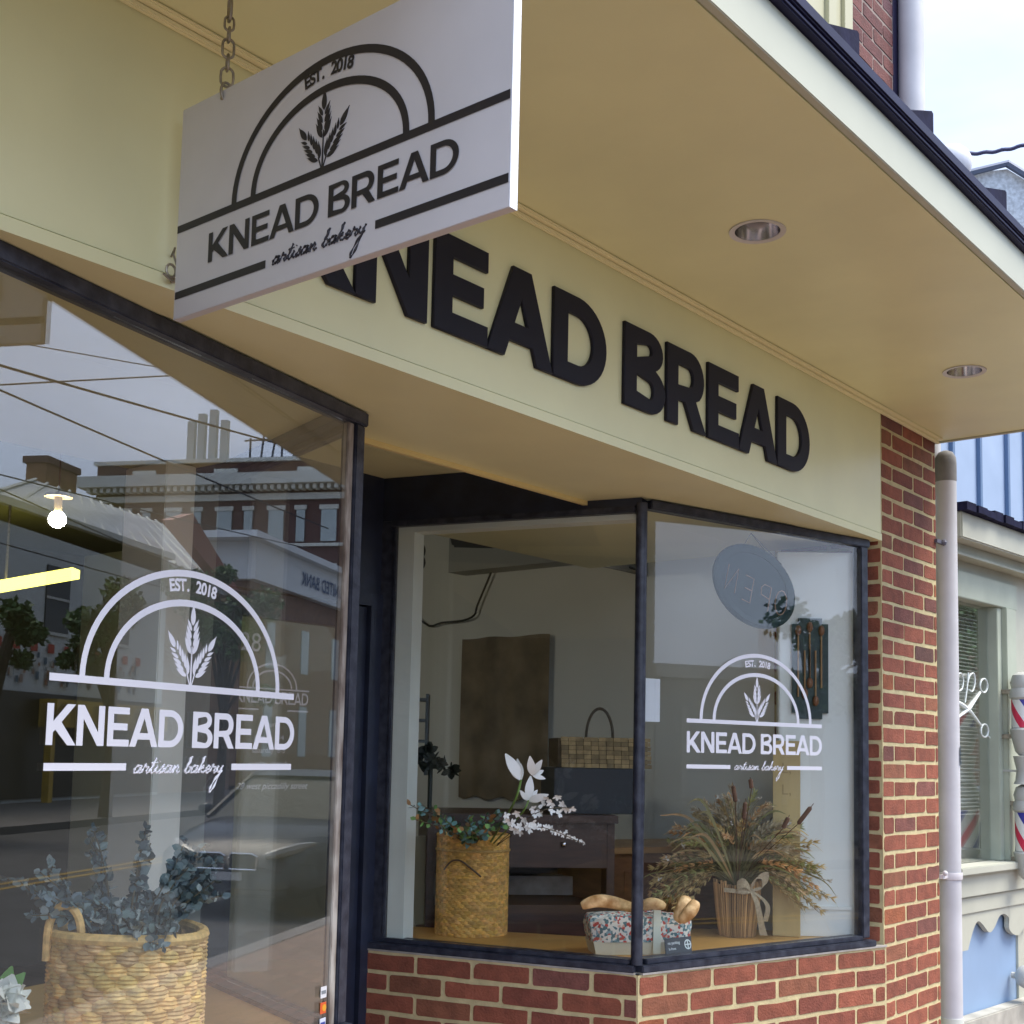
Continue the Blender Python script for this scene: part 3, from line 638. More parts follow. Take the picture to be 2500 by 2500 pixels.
b = MB(); b.box((-.014, 1.545, .0), (.022, 1.62, .001), 0, Plane((px + .012, py - .0445), 22).frame()); st = b.build('blue_sticker', mat('sticker_blue', (.05, .25, .55), .4, col2=(.01, .03, .06), nscale=40), DS)
U2 = empty('downspout', (5.27, 2.07, 3.3), 'white upper downspout against the sky beside the upper brick wall', 'downspout')
b = MB(); b.tube([(5.175, 2.045, 4.16), (5.175, 2.045, 8.0)], .056, 20); b.build('pipe_body', PIPE, U2, smooth=True)
b = MB(); b.tube([(5.175, 2.045, 4.20), (5.177, 2.04, 4.05), (5.185, 2.02, 3.8), (5.20, 1.98, 3.72)], .0595, 20); b.build('pipe_elbow', PIPE, U2, smooth=True)
b = MB(); b.box((5.1005, 2.098, 3.3), (5.165, 2.14, 7.4)); b.build('shadow_gap_strip', mat('shadow_gap_dark', (.02, .015, .05), .7), U2)  # dark strip painted as the shadow gap between upper wall and pipe

# ================================================================== INTERIOR THINGS
def V3(x, y, z): return Vector((x, y, z))
def rnd_unit(r): 
    v = Vector((r.gauss(0, 1), r.gauss(0, 1), r.gauss(0, 1))); return v.normalized()
WICK = mat('wicker_gold', (.50, .33, .12), .6, noise=.22, nscale=70, bump=.3, bscale=200, attr=True)
# big tote basket, left window: fat rush strands laid like bricks
def strand_basket(root, cx, cy, zb, rx, ry, h_of, rows, cols, wob, thick, rt=1.0, seed=0, base=(.78, .54, .22), name='woven_body'):
    r = random.Random(seed); b = MB()
    m_ = Matrix.Translation((cx, cy, 0))
    b.lathe([(.9, zb + .004), (.94, zb + .3 * h_of(0)), (.95 * rt, zb + .86 * min(h_of(t/6) for t in range(38)))], 40, m_, sx_=rx, sy_=ry, caps=False, col=(.16, .10, .04))
    for i in range(rows):
        fz = (i + .5) / rows
        for j in range(cols):
            a0 = 2*pi*(j + (.5 if i % 2 else 0)) / cols; da = 2*pi/cols; n = 6; pts = []; v = r.uniform(.72, 1.15)
            col = (base[0]*v, base[1]*v*r.uniform(.93, 1.05), base[2]*v*r.uniform(.8, 1.15)); zj = r.uniform(-.06, .06)
            for k in range(n + 1):
                t = k / n; a = a0 + da * 1.12 * (t - .06); bulge = sin(pi * t); H = h_of(a); s_ = 1 + (rt - 1) * fz
                pts.append(V3(cx + cos(a) * (rx * s_ + wob * bulge - wob * .5), cy + sin(a) * (ry * s_ + wob * bulge - wob * .5), zb + H * fz + (zj + .10 * (t - .5) * (1 if j % 2 else -1)) * H / rows))
            th = thick * h_of(a0) / rows * .52
            for q_ in (-1, 0, 1):
                v2 = r.uniform(.86, 1.12); b.tube([p_ + Vector((0, 0, q_ * th * 1.12 + r.uniform(-.1, .1) * th)) for p_ in pts], [th * (.66 + .34 * sin(pi * k / n)) for k in range(n + 1)], 5, col=tuple(c_ * v2 for c_ in col))
    rim = [V3(cx + cos(a) * rx * rt * 1.01, cy + sin(a) * ry * rt * 1.01, zb + h_of(a)) for a in [2*pi*k/60 for k in range(60)]]
    b.tube(rim, thick * h_of(0) / rows * .9, 8, closed=True, col=(base[0]*.95, base[1]*.95, base[2]*.9))
    return b.build(name, WICK, root, smooth=True)
c0 = at(308, 2440, 2.62); TB = empty('tote_basket', (c0.x, c0.y, .885), 'large golden woven tote basket with looped handle in the left window', 'basket')
RW_, LWV = .158, c0
def h_t(a):
    scr = Vector((cos(a), sin(a), 0)).dot(_r)        # -1 left .. 1 right as the photo sees it
    return .278 - .006 * scr * scr - .004 * scr
strand_basket(TB, c0.x, c0.y, .886, .154, .145, h_t, 12, 22, .010, .60, 1.0, 3)
hl = V3(c0.x, c0.y, 0) + _r * (-.100) - Vector((_f.x, _f.y, 0)).normalized() * .106
pts = [hl + V3(0, 0, 1.165) + _r * (-.034 * cos(t)) + V3(0, 0, .060 * sin(t)) for t in [pi * k / 14 for k in range(15)]]
b = MB(); b.tube([pts[0] - V3(0,0,.05)] + pts + [pts[-1] - V3(0,0,.05)], .0085, 8, col=(.76, .50, .19)); b.build('handle', WICK, TB, smooth=True)
# eucalyptus bunch
EUC = mat('eucalyptus_leaf', (.10, .19, .20), .6, attr=True, noise=.1); STEM = mat('plant_stem', (.10, .085, .05), .7)
def leaf(b, p, d, up, L, Wd, col, n=6, bend=.0):
    d = d.normalized(); s_ = d.cross(up); s_ = s_.normalized() if s_.length > 1e-4 else Vector((1,0,0)); nn = s_.cross(d)
    pts = []
    for i in range(n + 1):
        t = i / n; w_ = Wd * sin(pi * (.06 + .9 * t)) ; pts.append((t, w_))
    L1 = [p + d * (L * t) + s_ * w_ + nn * bend * L * t * t for t, w_ in pts]; R1 = [p + d * (L * t) - s_ * w_ + nn * bend * L * t * t for t, w_ in pts]
    vs_ = L1 + R1; b.add(vs_, [(i, i+1, n+2+i, n+1+i) for i in range(n)], 0, col)
def bunch(root, stems, name, leafmat, lens, wid, cols, seed, spacing=.02, round_=True, per=2):
    r = random.Random(seed); sb = MB(); lb = MB()
    for st in stems:
        P = curve_pts(st, 6); sb.tube(P, [.0022 * (1 - .6 * i / len(P)) + .0006 for i in range(len(P))], 5)
        acc = 0
        for i in range(1, len(P)):
            acc += (P[i] - P[i-1]).length
            f_ = i / len(P)
            if acc > spacing * (1.2 - .5 * f_) and f_ > .12:
                acc = 0; t = (P[i] - P[i-1]).normalized()
                for k in range(per):
                    d = (t * r.uniform(.1, .7) + rnd_unit(r)).normalized(); L = lens * r.uniform(.6, 1.15) * (1.1 - .5 * f_); c = r.choice(cols); v = r.uniform(.7, 1.3)
                    leaf(lb, P[i], d, rnd_unit(r), L, wid * L * r.uniform(.8, 1.1), tuple(x * v for x in c), 4)
    sb.build(name + '_stems', STEM, root); lb.build(name + '_leaves', leafmat, root)
EB = empty('eucalyptus_bunch', (c0.x, c0.y, 1.0), 'dusty blue green eucalyptus sprays filling the large tote basket', 'plant')
r = random.Random(4); stems = []
base = V3(c0.x, c0.y, 1.06)
tips = [(50,2155,2.55),(118,2120,2.6),(215,2040,2.7),(235,2150,2.7),(355,2045,2.75),(362,2100,2.75),(500,2065,2.8),(515,2110,2.75),(480,2080,2.85),(440,2120,2.9),(525,2150,2.75),(480,2150,2.95),(400,2160,2.7),(420,2220,2.6),
        (300,2210,2.6),(265,2230,2.6),(330,2240,2.5),(160,2190,2.75),(390,2250,2.5),(350,2260,2.45),(430,2190,2.9),(380,2200,2.9),(495,2140,2.9),(240,2200,2.6),(130,2190,2.5),(500,2140,2.9),(460,2110,2.75)]
for x, y, D in tips:
    t_ = at(x, y, D); mid = base.lerp(t_, .5) + V3(r.uniform(-.02,.02), r.uniform(-.02,.02), r.uniform(.0, .04)); stems.append([base + V3(r.uniform(-.06,.06), r.uniform(-.06,.06), 0), mid, t_])
    for _ in range(2):
        t2 = t_ + V3(r.uniform(-.035,.035), r.uniform(-.03,.05), r.uniform(-.05,.02)); stems.append([mid, mid.lerp(t2, .5) + V3(0,0,.01), t2])
bunch(EB, stems, 'eucalyptus', EUC, .027, .46, [(.15,.22,.22),(.20,.28,.29),(.09,.13,.14),(.32,.38,.38),(.14,.20,.23)], 8, spacing=.0075, per=3)
# white flower at the left edge
WF = empty('white_peony', tuple(at(8, 2440, 2.35)), 'white peony bloom with a green leaf at the lower left corner of the window', 'flower')
b = MB(); c = at(6, 2445, 2.35); r = random.Random(2); PET = mat('white_petal', (.80, .82, .78), .6)
for i in range(110):
    d = rnd_unit(r); leaf(b, c + d * .006, (d + rnd_unit(r) * .5), d, .036 * r.uniform(.7, 1.1), .019, None, 5, bend=.9)
b.build('petals', PET, WF, smooth=True)
b = MB(); 
for dx in (-8, 4, 14): leaf(b, at(2, 2440, 2.36), CU + CR * (dx * .06), CF, .06, .015, None, 5, bend=.3)
b.build('leaves', mat('fresh_leaf', (.08, .22, .03), .5), WF); b = MB(); b.tube([c, c - V3(0,0,.16)], .003, 6); b.build('stem', STEM, WF)
b = MB(); q = at(6, 2500, 2.36); b.lathe([(.025, .886), (.032, .92), (.030, q.z - .0), (.027, q.z + .0)], 20, Matrix.Translation((q.x, q.y, 0))); tag(b.build('flower_pot', mat('terracotta', (.55, .27, .12), .7)), 'small tan pot under the white peony in the corner of the left window', 'pot')

# round lidded basket, right window
zf = .8995; c1 = hz(1148, 2285, .9) + Vector((_f.x, _f.y, 0)).normalized() * .09
c1 = V3(c1.x, c1.y, 0); NB_ = empty('tall_basket', (c1.x, c1.y, zf), 'tall round honey coloured woven basket behind the glass beside the door', 'basket')
strand_basket(NB_, c1.x, c1.y, zf, .128, .128, lambda a: .352, 31, 30, .0045, .60, 1.0, 9, base=(.72, .44, .13))
b = MB(); b.tube([V3(c1.x, c1.y, 0) + V3(.1335 * cos(a), .1335 * sin(a), zf + .30) for a in [2*pi*k/60 for k in range(60)]], .005, 6, closed=True, col=(.5, .32, .11)); b.build('upper_band', WICK, NB_, smooth=True)
fr_ = -Vector((_f.x, _f.y, 0)).normalized()
b = MB(); cc = c1 + fr_ * .128; pts = [cc + _r * (-.098 + .022 * i) + fr_ * (.012 - .0006 * (i - 3) ** 2 * 2.2) + V3(0, 0, zf + .235 + [0, .028, .036, .03, .014, -.003, -.022][i]) for i in range(7)]
b.tube(curve_pts(pts, 4), .0035, 6, col=(.12, .07, .04)); b.build('leather_handle', mat('leather', (.10, .06, .035), .6), NB_, smooth=True)
# mixed greenery + lily
GB = empty('flower_arrangement', (c1.x, c1.y, 1.2), 'white lilies, small white blossom sprays and green eucalyptus in the tall round basket', 'flowers')
base = V3(c1.x, c1.y, 1.20); stems = []
for x, y, D in [(1002,1965,4.1),(1030,1965,4.1),(1060,1975,4.15),(1075,1995,4.1),(1095,2010,4.05),(1015,2000,4.05),(1120,2020,4.1),(1145,2000,4.1),(1150,2020,4.0),(1190,1990,4.1),(1200,2020,4.0),(1220,1985,4.1),(1235,2010,4.1),(1080,2025,4.0),(1170,2025,4.15)]:
    t_ = at(x, y, D); stems.append([base, base.lerp(t_, .5) + V3(0,0,.015), t_])
bunch(GB, stems, 'greens', mat('green_leaf', (.1,.2,.1), .55, attr=True), .034, .40, [(.16,.34,.10),(.10,.22,.20),(.16,.30,.30),(.05,.10,.05),(.28,.15,.05)], 5, spacing=.016, per=2)
b = MB(); lb = MB()
l1 = at(1272, 1905, 4.0); b.tube(curve_pts([base + V3(.04, -.03, 0), at(1252, 1965, 4.0), l1], 5), .004, 6, col=(.2, .3, .06)); l2 = at(1290, 1955, 4.0)
b.tube(curve_pts([base + V3(.05, -.03, 0), at(1270, 1990, 4.0), l2], 5), .003, 6); b.build('lily_stems', mat('lily_stem', (.12, .22, .04), .5), GB, smooth=True)
for c, targets in ((l1, [(1240,1842),(1242,1872),(1258,1855),(1268,1862),(1262,1885)]), (at(1300, 1893, 4.0), [(1295,1858),(1318,1862),(1330,1878),(1330,1900),(1308,1880)]), (l2, [(1272,1935),(1295,1900),(1320,1930),(1310,1955),(1330,1945)])):
    fb = MB()
    for (x, y) in targets:
        t_ = at(x, y, 4.0 + random.uniform(-.05, .03)); d = t_ - c; leaf(fb, c, d, CF + rnd_unit(random) * .4, d.length, d.length * .19, None, 7, bend=.3)
    fb.build('lily_flower', PET, GB)
r = random.Random(6)
def star(b, p, s_):
    ax = (-CF + rnd_unit(r) * .7).normalized(); a = ax.orthogonal().normalized(); c_ = ax.cross(a)
    for k in range(5):
        t = 2*pi*k/5 + r.random(); leaf(b, p, a * cos(t) + c_ * sin(t) + ax * .3, ax, s_, s_ * .30, None, 3)
path = [(1250,2010),(1262,1985),(1280,2000),(1270,2020),(1300,2010),(1310,1990),(1325,1965),(1335,1950),(1345,1960),(1360,1945),(1320,1985),(1375,1965),(1380,1975),(1345,1980),(1290,2025),(1270,2030),(1240,2005),(1255,2025),(1300,1975),(1365,1985),(1395,1975),(1235,1990)]
for x, y in path: star(lb, at(x, y, 3.95 + r.uniform(-.06, .06)), .017)
for i in range(26):
    t = i / 25; star(lb, at(1285 + 140 * t + r.uniform(-3, 3), 2018 + 40 * t * t + r.uniform(-5, 5), 3.9), .013 * (1 - .45 * t))
lb.build('blossom_sprays', PET, GB)
b = MB(); b.tube(curve_pts([base + V3(.06,-.04,0), at(1300, 2018, 3.92), at(1425, 2060, 3.9)], 5), .0015, 5); b.tube(curve_pts([base + V3(.06,-.04,0), at(1310, 1985, 3.95), at(1395, 1972, 3.95)], 5), .0015, 5); b.build('blossom_twigs', STEM, GB)

# bread loaves in floral bags, half behind the corner post
cb = hz(1555, 2325, .9); fx = Plane((cb.x, cb.y), -40)
FLOR = mat('floral_cloth', (.75, .72, .64), .8)
def floral():
    t = FLOR.node_tree; b = t.nodes['Principled BSDF']; co = t.nodes.new('ShaderNodeTexCoord'); vo = t.nodes.new('ShaderNodeTexVoronoi'); vo.inputs['Scale'].default_value = 115
    cr = t.nodes.new('ShaderNodeValToRGB'); cr.color_ramp.interpolation = 'CONSTANT'; e = cr.color_ramp.elements
    for p_, c_ in ((0, (.78,.75,.68,1)), (.36, (.10,.20,.22,1)), (.50, (.78,.75,.68,1)), (.62, (.55,.09,.07,1)), (.72, (.25,.38,.42,1)), (.84, (.70,.45,.35,1))):
        if p_ == 0: e[0].position = 0; e[0].color = c_
        elif p_ == .84: e[-1].position = p_; e[-1].color = c_
        else: q = e.new(p_); q.color = c_
    l = t.links.new; l(co.outputs['Object'], vo.inputs['Vector']); l(vo.outputs['Color'], cr.inputs[0]); l(cr.outputs[0], b.inputs['Base Color'])
floral()
CLOTHW = mat('cream_cloth', (.66, .63, .48), .8, bump=.3, bscale=30); BREADM = mat('bread_crust', (.50, .25, .07), .65, noise=.3, nscale=26, col2=(.72, .52, .26), bump=1.0, bscale=55)
CB = empty('floral_bread_box', (cb.x, cb.y, zf), 'floral cloth covered tray of bread standing behind the corner post', 'bread tray')
m_ = fx.frame(0, 0, 0)
b = MB(); prof = lambda u, z: u * (1 + (z - .9) * 1.1)
b.add([m_ @ Vector((x * s_, z, k * s2)) for z, s_, s2 in ((.9, .93, .85), (.945, 1, 1)) for x, k in ((-.165,.06),(.165,.06),(.165,-.06),(-.165,-.06))], [(0,1,5,4),(1,2,6,5),(2,3,7,6),(3,0,4,7),(3,2,1,0)])
b.build('cloth_base', CLOTHW, CB)
b = MB(); r = random.Random(12)
nU, nZ = 40, 10
def ring(z, s_, s2, wob):
    pts = []
    for i in range(60):
        t = 2*pi*i/60; ex = .32; x = .168 * s_ * math.copysign(abs(cos(t)) ** ex, cos(t)); k = .064 * s2 * math.copysign(abs(sin(t)) ** ex, sin(t))
        pts.append(m_ @ Vector((x + wob * sin(5 * t + z * 90) , z + wob * 1.2 * sin(4 * t + 1) * (1 if z > .98 else 0), k + wob * sin(7 * t))))
    return pts
rings = [ring(.942, .99, .98, .0005), ring(.96, 1.02, 1.03, .002), ring(.99, 1.04, 1.06, .003), ring(1.012, 1.05, 1.08, .004), ring(1.022, 1.0, 1.0, .004), ring(1.024, .75, .7, .006), ring(1.03, .3, .25, .004)]
vs_ = [p for q in rings for p in q]; b.add(vs_, [(i*60+j, i*60+(j+1)%60, (i+1)*60+(j+1)%60, (i+1)*60+j) for i in range(len(rings)-1) for j in range(60)] + [tuple((len(rings)-1)*60+j for j in range(60))])
b.build('floral_cloth', FLOR, CB, smooth=True)
b = MB(); b.box((.034, .905, .066), (.060, 1.062, .072), 0, m_); b.box((.034, 1.062, -.05), (.060, 1.068, .072), 0, m_); b.build('white_ribbon', mat('ribbon', (.66, .70, .60), .5), CB, bevel=.001)
def loaf(label, pts, rad, k=14, mt=BREADM, sq=(1, 1)):
    b = MB(); b.tube(curve_pts(pts, 6), [rad * max(.25, sin(pi * (.08 + .84 * i / (6 * (len(pts) - 1)))) ** .45) for i in range(6 * (len(pts) - 1) + 1)], k); return tag(b.build('bread_loaf', mt, smooth=True), label, 'bread')
loaf('long pale baguette lying over the left end of the floral tray', [at(1420, 2212, 3.98), at(1455, 2200, 3.98), at(1500, 2204, 4.0), at(1560, 2222, 4.02)], .021)
loaf('short crusty roll showing just right of the corner post', [at(1568, 2215, 4.08), at(1590, 2206, 4.08), at(1622, 2212, 4.1)], .020)
loaf('upright golden loaf standing at the right end of the floral tray', [at(1655, 2250, 4.06), at(1668, 2222, 4.06), at(1675, 2190, 4.08)], .027)
loaf('golden loaf with a rounded end leaning right out of the floral tray', [at(1662, 2248, 4.02), at(1685, 2225, 4.02), at(1700, 2200, 4.03)], .022)
# little card
q = PW.off(-.028).h(1655, 2324); pc_ = Plane((q.x, q.y), -12); zc_ = .9135; q.z = zc_
cm = pc_.frame(0, zc_, 0) @ Matrix.Rotation(radians(-14), 4, 'X')
CS = empty('card_sign', (q.x, q.y, zc_), 'small dark slanted card with white writing and a round mark on the right sill', 'card')
b = MB(); b.prism([(-.055, 0), (.066, 0), (.074, .050), (-.050, .050)], -.002, 0, cm); b.build('card', mat('card_dark', (.035, .045, .06), .5), CS)
mes = [place_mesh(text_mesh('no parking', .013, bold=.0003), Matrix.Translation((-.012, .030, .0006))), place_mesh(text_mesh('in front', .011, bold=.0003), Matrix.Translation((-.022, .012, .0006)))]
b = MB(); half_ring(b, cm, .052, .025, .016, .016, .004, .0008); half_ring(b, cm @ Matrix.Translation((.104, .05, 0)) @ Matrix.Rotation(pi, 4, 'Z'), .052, .025, .016, .016, .004, .0008); b.box((.040, .023, .0002), (.064, .027, .001), 0, cm); b.box((.050, .013, .0002), (.054, .037, .0011), 0, cm); b.build('round_mark', mat('card_white', (.6, .68, .7), .5), CS)
join_meshes('card_writing', mes, cm, mat('card_white2', (.5, .56, .6), .5), CS)

# dried arrangement in a ribbed vase
cv = hz(1805, 2288, .9) + Vector((_f.x, _f.y, 0)).normalized() * .05; cv = V3(cv.x, cv.y, 0)
VS = empty('ribbed_vase', (cv.x, cv.y, zf), 'flared vase of upright brown twigs tied with a burlap bow', 'vase')
b = MB(); r = random.Random(7); TWIG = mat('twig', (.22, .13, .06), .7, attr=True, noise=.2)
b.lathe([(.060, zf + .002), (.072, zf + .1), (.082, zf + .188)], 30, Matrix.Translation(cv), col=(.10, .06, .03), caps=False)
for i in range(58):
    a = 2*pi*i/58; r0 = .064; r1 = .086; j = r.uniform(-.03, .03); v = r.uniform(.6, 1.5)
    b.tube([cv + V3(r0*cos(a), r0*sin(a), zf + .001), cv + V3(.078*cos(a+j), .078*sin(a+j), zf + .11), cv + V3(r1*cos(a), r1*sin(a), zf + .196 + r.uniform(-.006, .01))], r.uniform(.0030, .0044), 5, col=(.44*v, .27*v, .12*v))
b.build('twig_wall', TWIG, VS, smooth=True)
BUR = mat('burlap', (.40, .33, .22), .9, noise=.2, nscale=120, bump=.5, bscale=300)
bw = MB(); cc = cv + fr_ * .095 + _r * .035 + V3(0, 0, zf + .175)
def ribbon(bb, pts, wv, wd, th=.001):
    P = curve_pts(pts, 6); vs_ = []
    for i, p in enumerate(P):
        f_ = i / (len(P) - 1); ww = wv * wd(f_); vs_ += [p + ww, p - ww]
    bb.add(vs_, [(2*i, 2*i+1, 2*i+3, 2*i+2) for i in range(len(P) - 1)])
up_ = V3(0, 0, 1)
ribbon(bw, [cc, cc - _r * .03 + up_ * .028 + fr_ * .02, cc - _r * .055 + up_ * .010 + fr_ * .01, cc - _r * .02 - up_ * .0, cc], up_ * .013, lambda t: .5 + sin(pi * t))
ribbon(bw, [cc, cc + _r * .012 + up_ * .045 + fr_ * .02, cc + _r * .045 + up_ * .055 + fr_ * .015, cc + _r * .045 + up_ * .015, cc], (up_ + _r).normalized() * .012, lambda t: .5 + sin(pi * t))
ribbon(bw, [cc, cc + _r * .02 - up_ * .05 + fr_ * .012, cc + _r * .035 - up_ * .12 + fr_ * .004, cc + _r * .045 - up_ * .16], _r * .014, lambda t: .5 + .5 * t)
ribbon(bw, [cc, cc + _r * .04 - up_ * .03 + fr_ * .012, cc + _r * .058 - up_ * .06 + fr_ * .01, cc + _r * .05 - up_ * .11], _r * .012, lambda t: .5 + .3 * t)
ribbon(bw, [cc - _r*.10, cc - _r * .04 - up_ * .004 + fr_ * .01, cc], up_ * .008, lambda t: 1); bw.build('burlap_bow', BUR, VS, smooth=True)
DA = empty('dried_arrangement', (cv.x, cv.y, 1.09), 'wide spray of dried grasses, leaves and brown cattails in the ribbed vase', 'dried flowers')
GR = mat('dried_grass', (.3, .24, .1), .8, attr=True); base = cv + V3(0, 0, 1.07); r = random.Random(21); gb = MB(); sb = MB()
targets = []
for i in range(300):
    a = r.uniform(-1.45, 1.45); L = r.uniform(.20, .36) * (1.0 - .10 * abs(a)); side = sin(a) * L * 1.08; upz = cos(a) * L * .98 - .05 * abs(a)
    dp = r.uniform(-.13, .13)
    t_ = base + _r * side + up_ * (upz + .015) - fr_ * dp; mid = base + _r * side * .42 + up_ * (abs(upz) * .62 + .05) - fr_ * dp * .5
    if abs(a) > .9: t_ -= up_ * r.uniform(.0, .07)
    P = curve_pts([base + V3(r.uniform(-.03,.03), r.uniform(-.03,.03), 0), mid, t_], 6)
    sb.tube(P, [.0016 * (1 - .7 * k / len(P)) + .0003 for k in range(len(P))], 4, col=(.20, .17, .07))
    q = r.random(); c_ = (.26,.21,.09) if q < .4 else (.16,.17,.06) if q < .65 else (.33,.25,.14) if q < .85 else (.28,.17,.07); v = r.uniform(.7, 1.25); c_ = (c_[0] * v * 2.2, c_[1] * v * 2.0, c_[2] * v * 1.9)
    kind = r.random()
    if kind < .62:                                     # feathery seed head
        if abs(a) < .75 and r.random() < .55: c_ = (.50 * v, .41 * v, .26 * v)
        for k in range(len(P) // 2, len(P)):
            for _ in range(13):
                d = ((P[k] - P[k-1]).normalized() + rnd_unit(r) * .65).normalized(); leaf(gb, P[k], d, rnd_unit(r), r.uniform(.012, .032), .0026, c_, 2)
    elif kind < .88:                                   # arching blade
        d = (P[-1] - P[-4]).normalized(); tt = [P[5], P[8], P[-1], P[-1] + d * .05 - up_ * .035]
        Q = curve_pts(tt, 4); ww = _r.cross(d).normalized() * .0035 + rnd_unit(r) * .002; vs_ = []
        for k, p_ in enumerate(Q): f_ = sin(pi * (.15 + .84 * k / len(Q))); vs_ += [p_ + ww * f_, p_ - ww * f_]
        gb.add(vs_, [(2*k, 2*k+1, 2*k+3, 2*k+2) for k in range(len(Q) - 1)], 0, tuple(x * .8 for x in c_))
    else:
        for k in range(5): leaf(gb, P[-1], rnd_unit(r), rnd_unit(r), .013, .004, (.55, .5, .42), 3)
for i in range(8):                                     # long droopy blades on the left
    t_ = at(r.uniform(1590, 1680), r.uniform(1960, 2110), 3.95); mid = base.lerp(t_, .6) + up_ * r.uniform(.05, .16)
    Q = curve_pts([base, mid, t_], 8); vs_ = []; ww = up_ * .004 + _r * .003
    for k, p_ in enumerate(Q): f_ = sin(pi * (.1 + .88 * k / len(Q))); vs_ += [p_ + ww * f_, p_ - ww * f_]
    gb.add(vs_, [(2*k, 2*k+1, 2*k+3, 2*k+2) for k in range(len(Q) - 1)], 0, r.choice([(.12,.13,.05), (.34,.24,.12), (.24,.23,.10)]))
sb.build('dry_stems', GR, DA); gb.build('dry_heads', GR, DA)
CT = mat('cattail', (.085, .045, .025), .8, noise=.2, nscale=60)
for i, ((x0, y0), (x1, y1)) in enumerate((((1790, 1918), (1796, 1958)), ((1820, 1958), (1816, 2000)), ((1980, 1970), (1948, 2012)), ((1832, 1902), (1835, 1925)), ((1925, 1995), (1912, 2022)))):
    D = 3.98; a, c_ = at(x0, y0, D), at(x1, y1, D); b = MB(); P = curve_pts([c_.lerp(a, t) for t in (0, .3, .7, 1)], 3); b.tube(P, [.0072 * (.45 if k in (0, len(P)-1) else 1) for k in range(len(P))], 8); b.tube([c_, c_.lerp(base, .5) + up_*.02, base], .0014, 4); b.tube([a, a + (a - c_) * .2], .0012, 4); b.build('cattail', CT, DA, smooth=True)

# spoon rack on the white panel
sp = PP.off(.012); SRo = sp.h(1978, 1755); SR = empty('spoon_rack', tuple(SRo), 'dark green notched board holding wooden spoons on the white side panel', 'spoon rack')
def uz(x, y): q = sp.h(x, y); return ((q - sp.p).dot(sp.u), q.z)
A = uz(1934, 1525); B = uz(2022, 1522); Cc = uz(2020, 1742); D_ = uz(1936, 1740); u0, u1 = min(A[0], B[0]), max(A[0], B[0]); z1 = (A[1] + B[1]) / 2; z0 = (Cc[1] + D_[1]) / 2; n_ = (u1 - u0) * .17; ez = .022
pts = [(u0, z0), (u0 + n_, z0), (u0 + n_, z0 - ez), (u1 - n_, z0 - ez), (u1 - n_, z0), (u1, z0), (u1, z1), (u1 - n_, z1), (u1 - n_, z1 + ez), (u0 + n_, z1 + ez), (u0 + n_, z1), (u0, z1)]
b = MB(); b.prism(pts, -.011, 0, sp.frame()); b.build('board', mat('dark_green_board', (.012, .030, .028), .5), SR)
SPN = mat('spoon_wood', (.34, .20, .09), .55, noise=.15, nscale=30); SPD = mat('spoon_dark', (.20, .085, .04), .5)
wd = u1 - u0; fm = sp.frame()
for i, (fu, zt_, zb_, up2) in enumerate(((.16, .96, .18, 1), (.48, 1.0, .35, 1), (.80, .96, .28, 1), (.34, .70, .18, 0), (.48, .72, .30, 0), (.64, .70, .10, 0))):
    u = u0 + wd * fu; hgt = z1 - z0; b = MB(); zt2, zb2 = z0 + hgt * zt_, z0 + hgt * zb_
    b.tube([fm @ Vector((u, zb2, .006)), fm @ Vector((u, zt2, .006))], .0035, 6); o = b.build('spoon', SPN, SR, smooth=True)
    b = MB(); zc = zt2 if up2 else zb2; b.ball(fm @ Vector((u, zc - (.012 if up2 else -.012), .008)), .014, 12, sc=(.85, .85, 1.45) if True else None); b.build('spoon_bowl', SPD, o, smooth=True)
# tall letter board
lo = hz(1888, 2268, .92); ro = hz(1955, 2272, .92); az = math.degrees(math.atan2(ro.y - lo.y, ro.x - lo.x)); lb_ = Plane((lo.x, lo.y), az, .035); wdt = (ro - lo).length
LBt = empty('letter_board', (lo.x, lo.y, zf), 'tall pale yellow wood plank with carved letters standing at the back of the right window', 'wooden board')
b = MB(); b.box((0, .90, -.02), (wdt, 1.62, 0), 0, lb_.frame()); b.build('plank', mat('pale_wood', (.56, .43, .19), .5, noise=.08, nscale=4, stretch=(6, 6, 1)), LBt, bevel=.002)
for z, tx in ((1.50, 'L,'), (1.42, 'L,'), (1.14, 'LS')): join_meshes('carved_letter', [place_mesh(text_mesh(tx, .055), Matrix.Translation((wdt * .5, z, .001)))], lb_.frame(), mat('carved', (.40, .29, .11), .6), LBt)
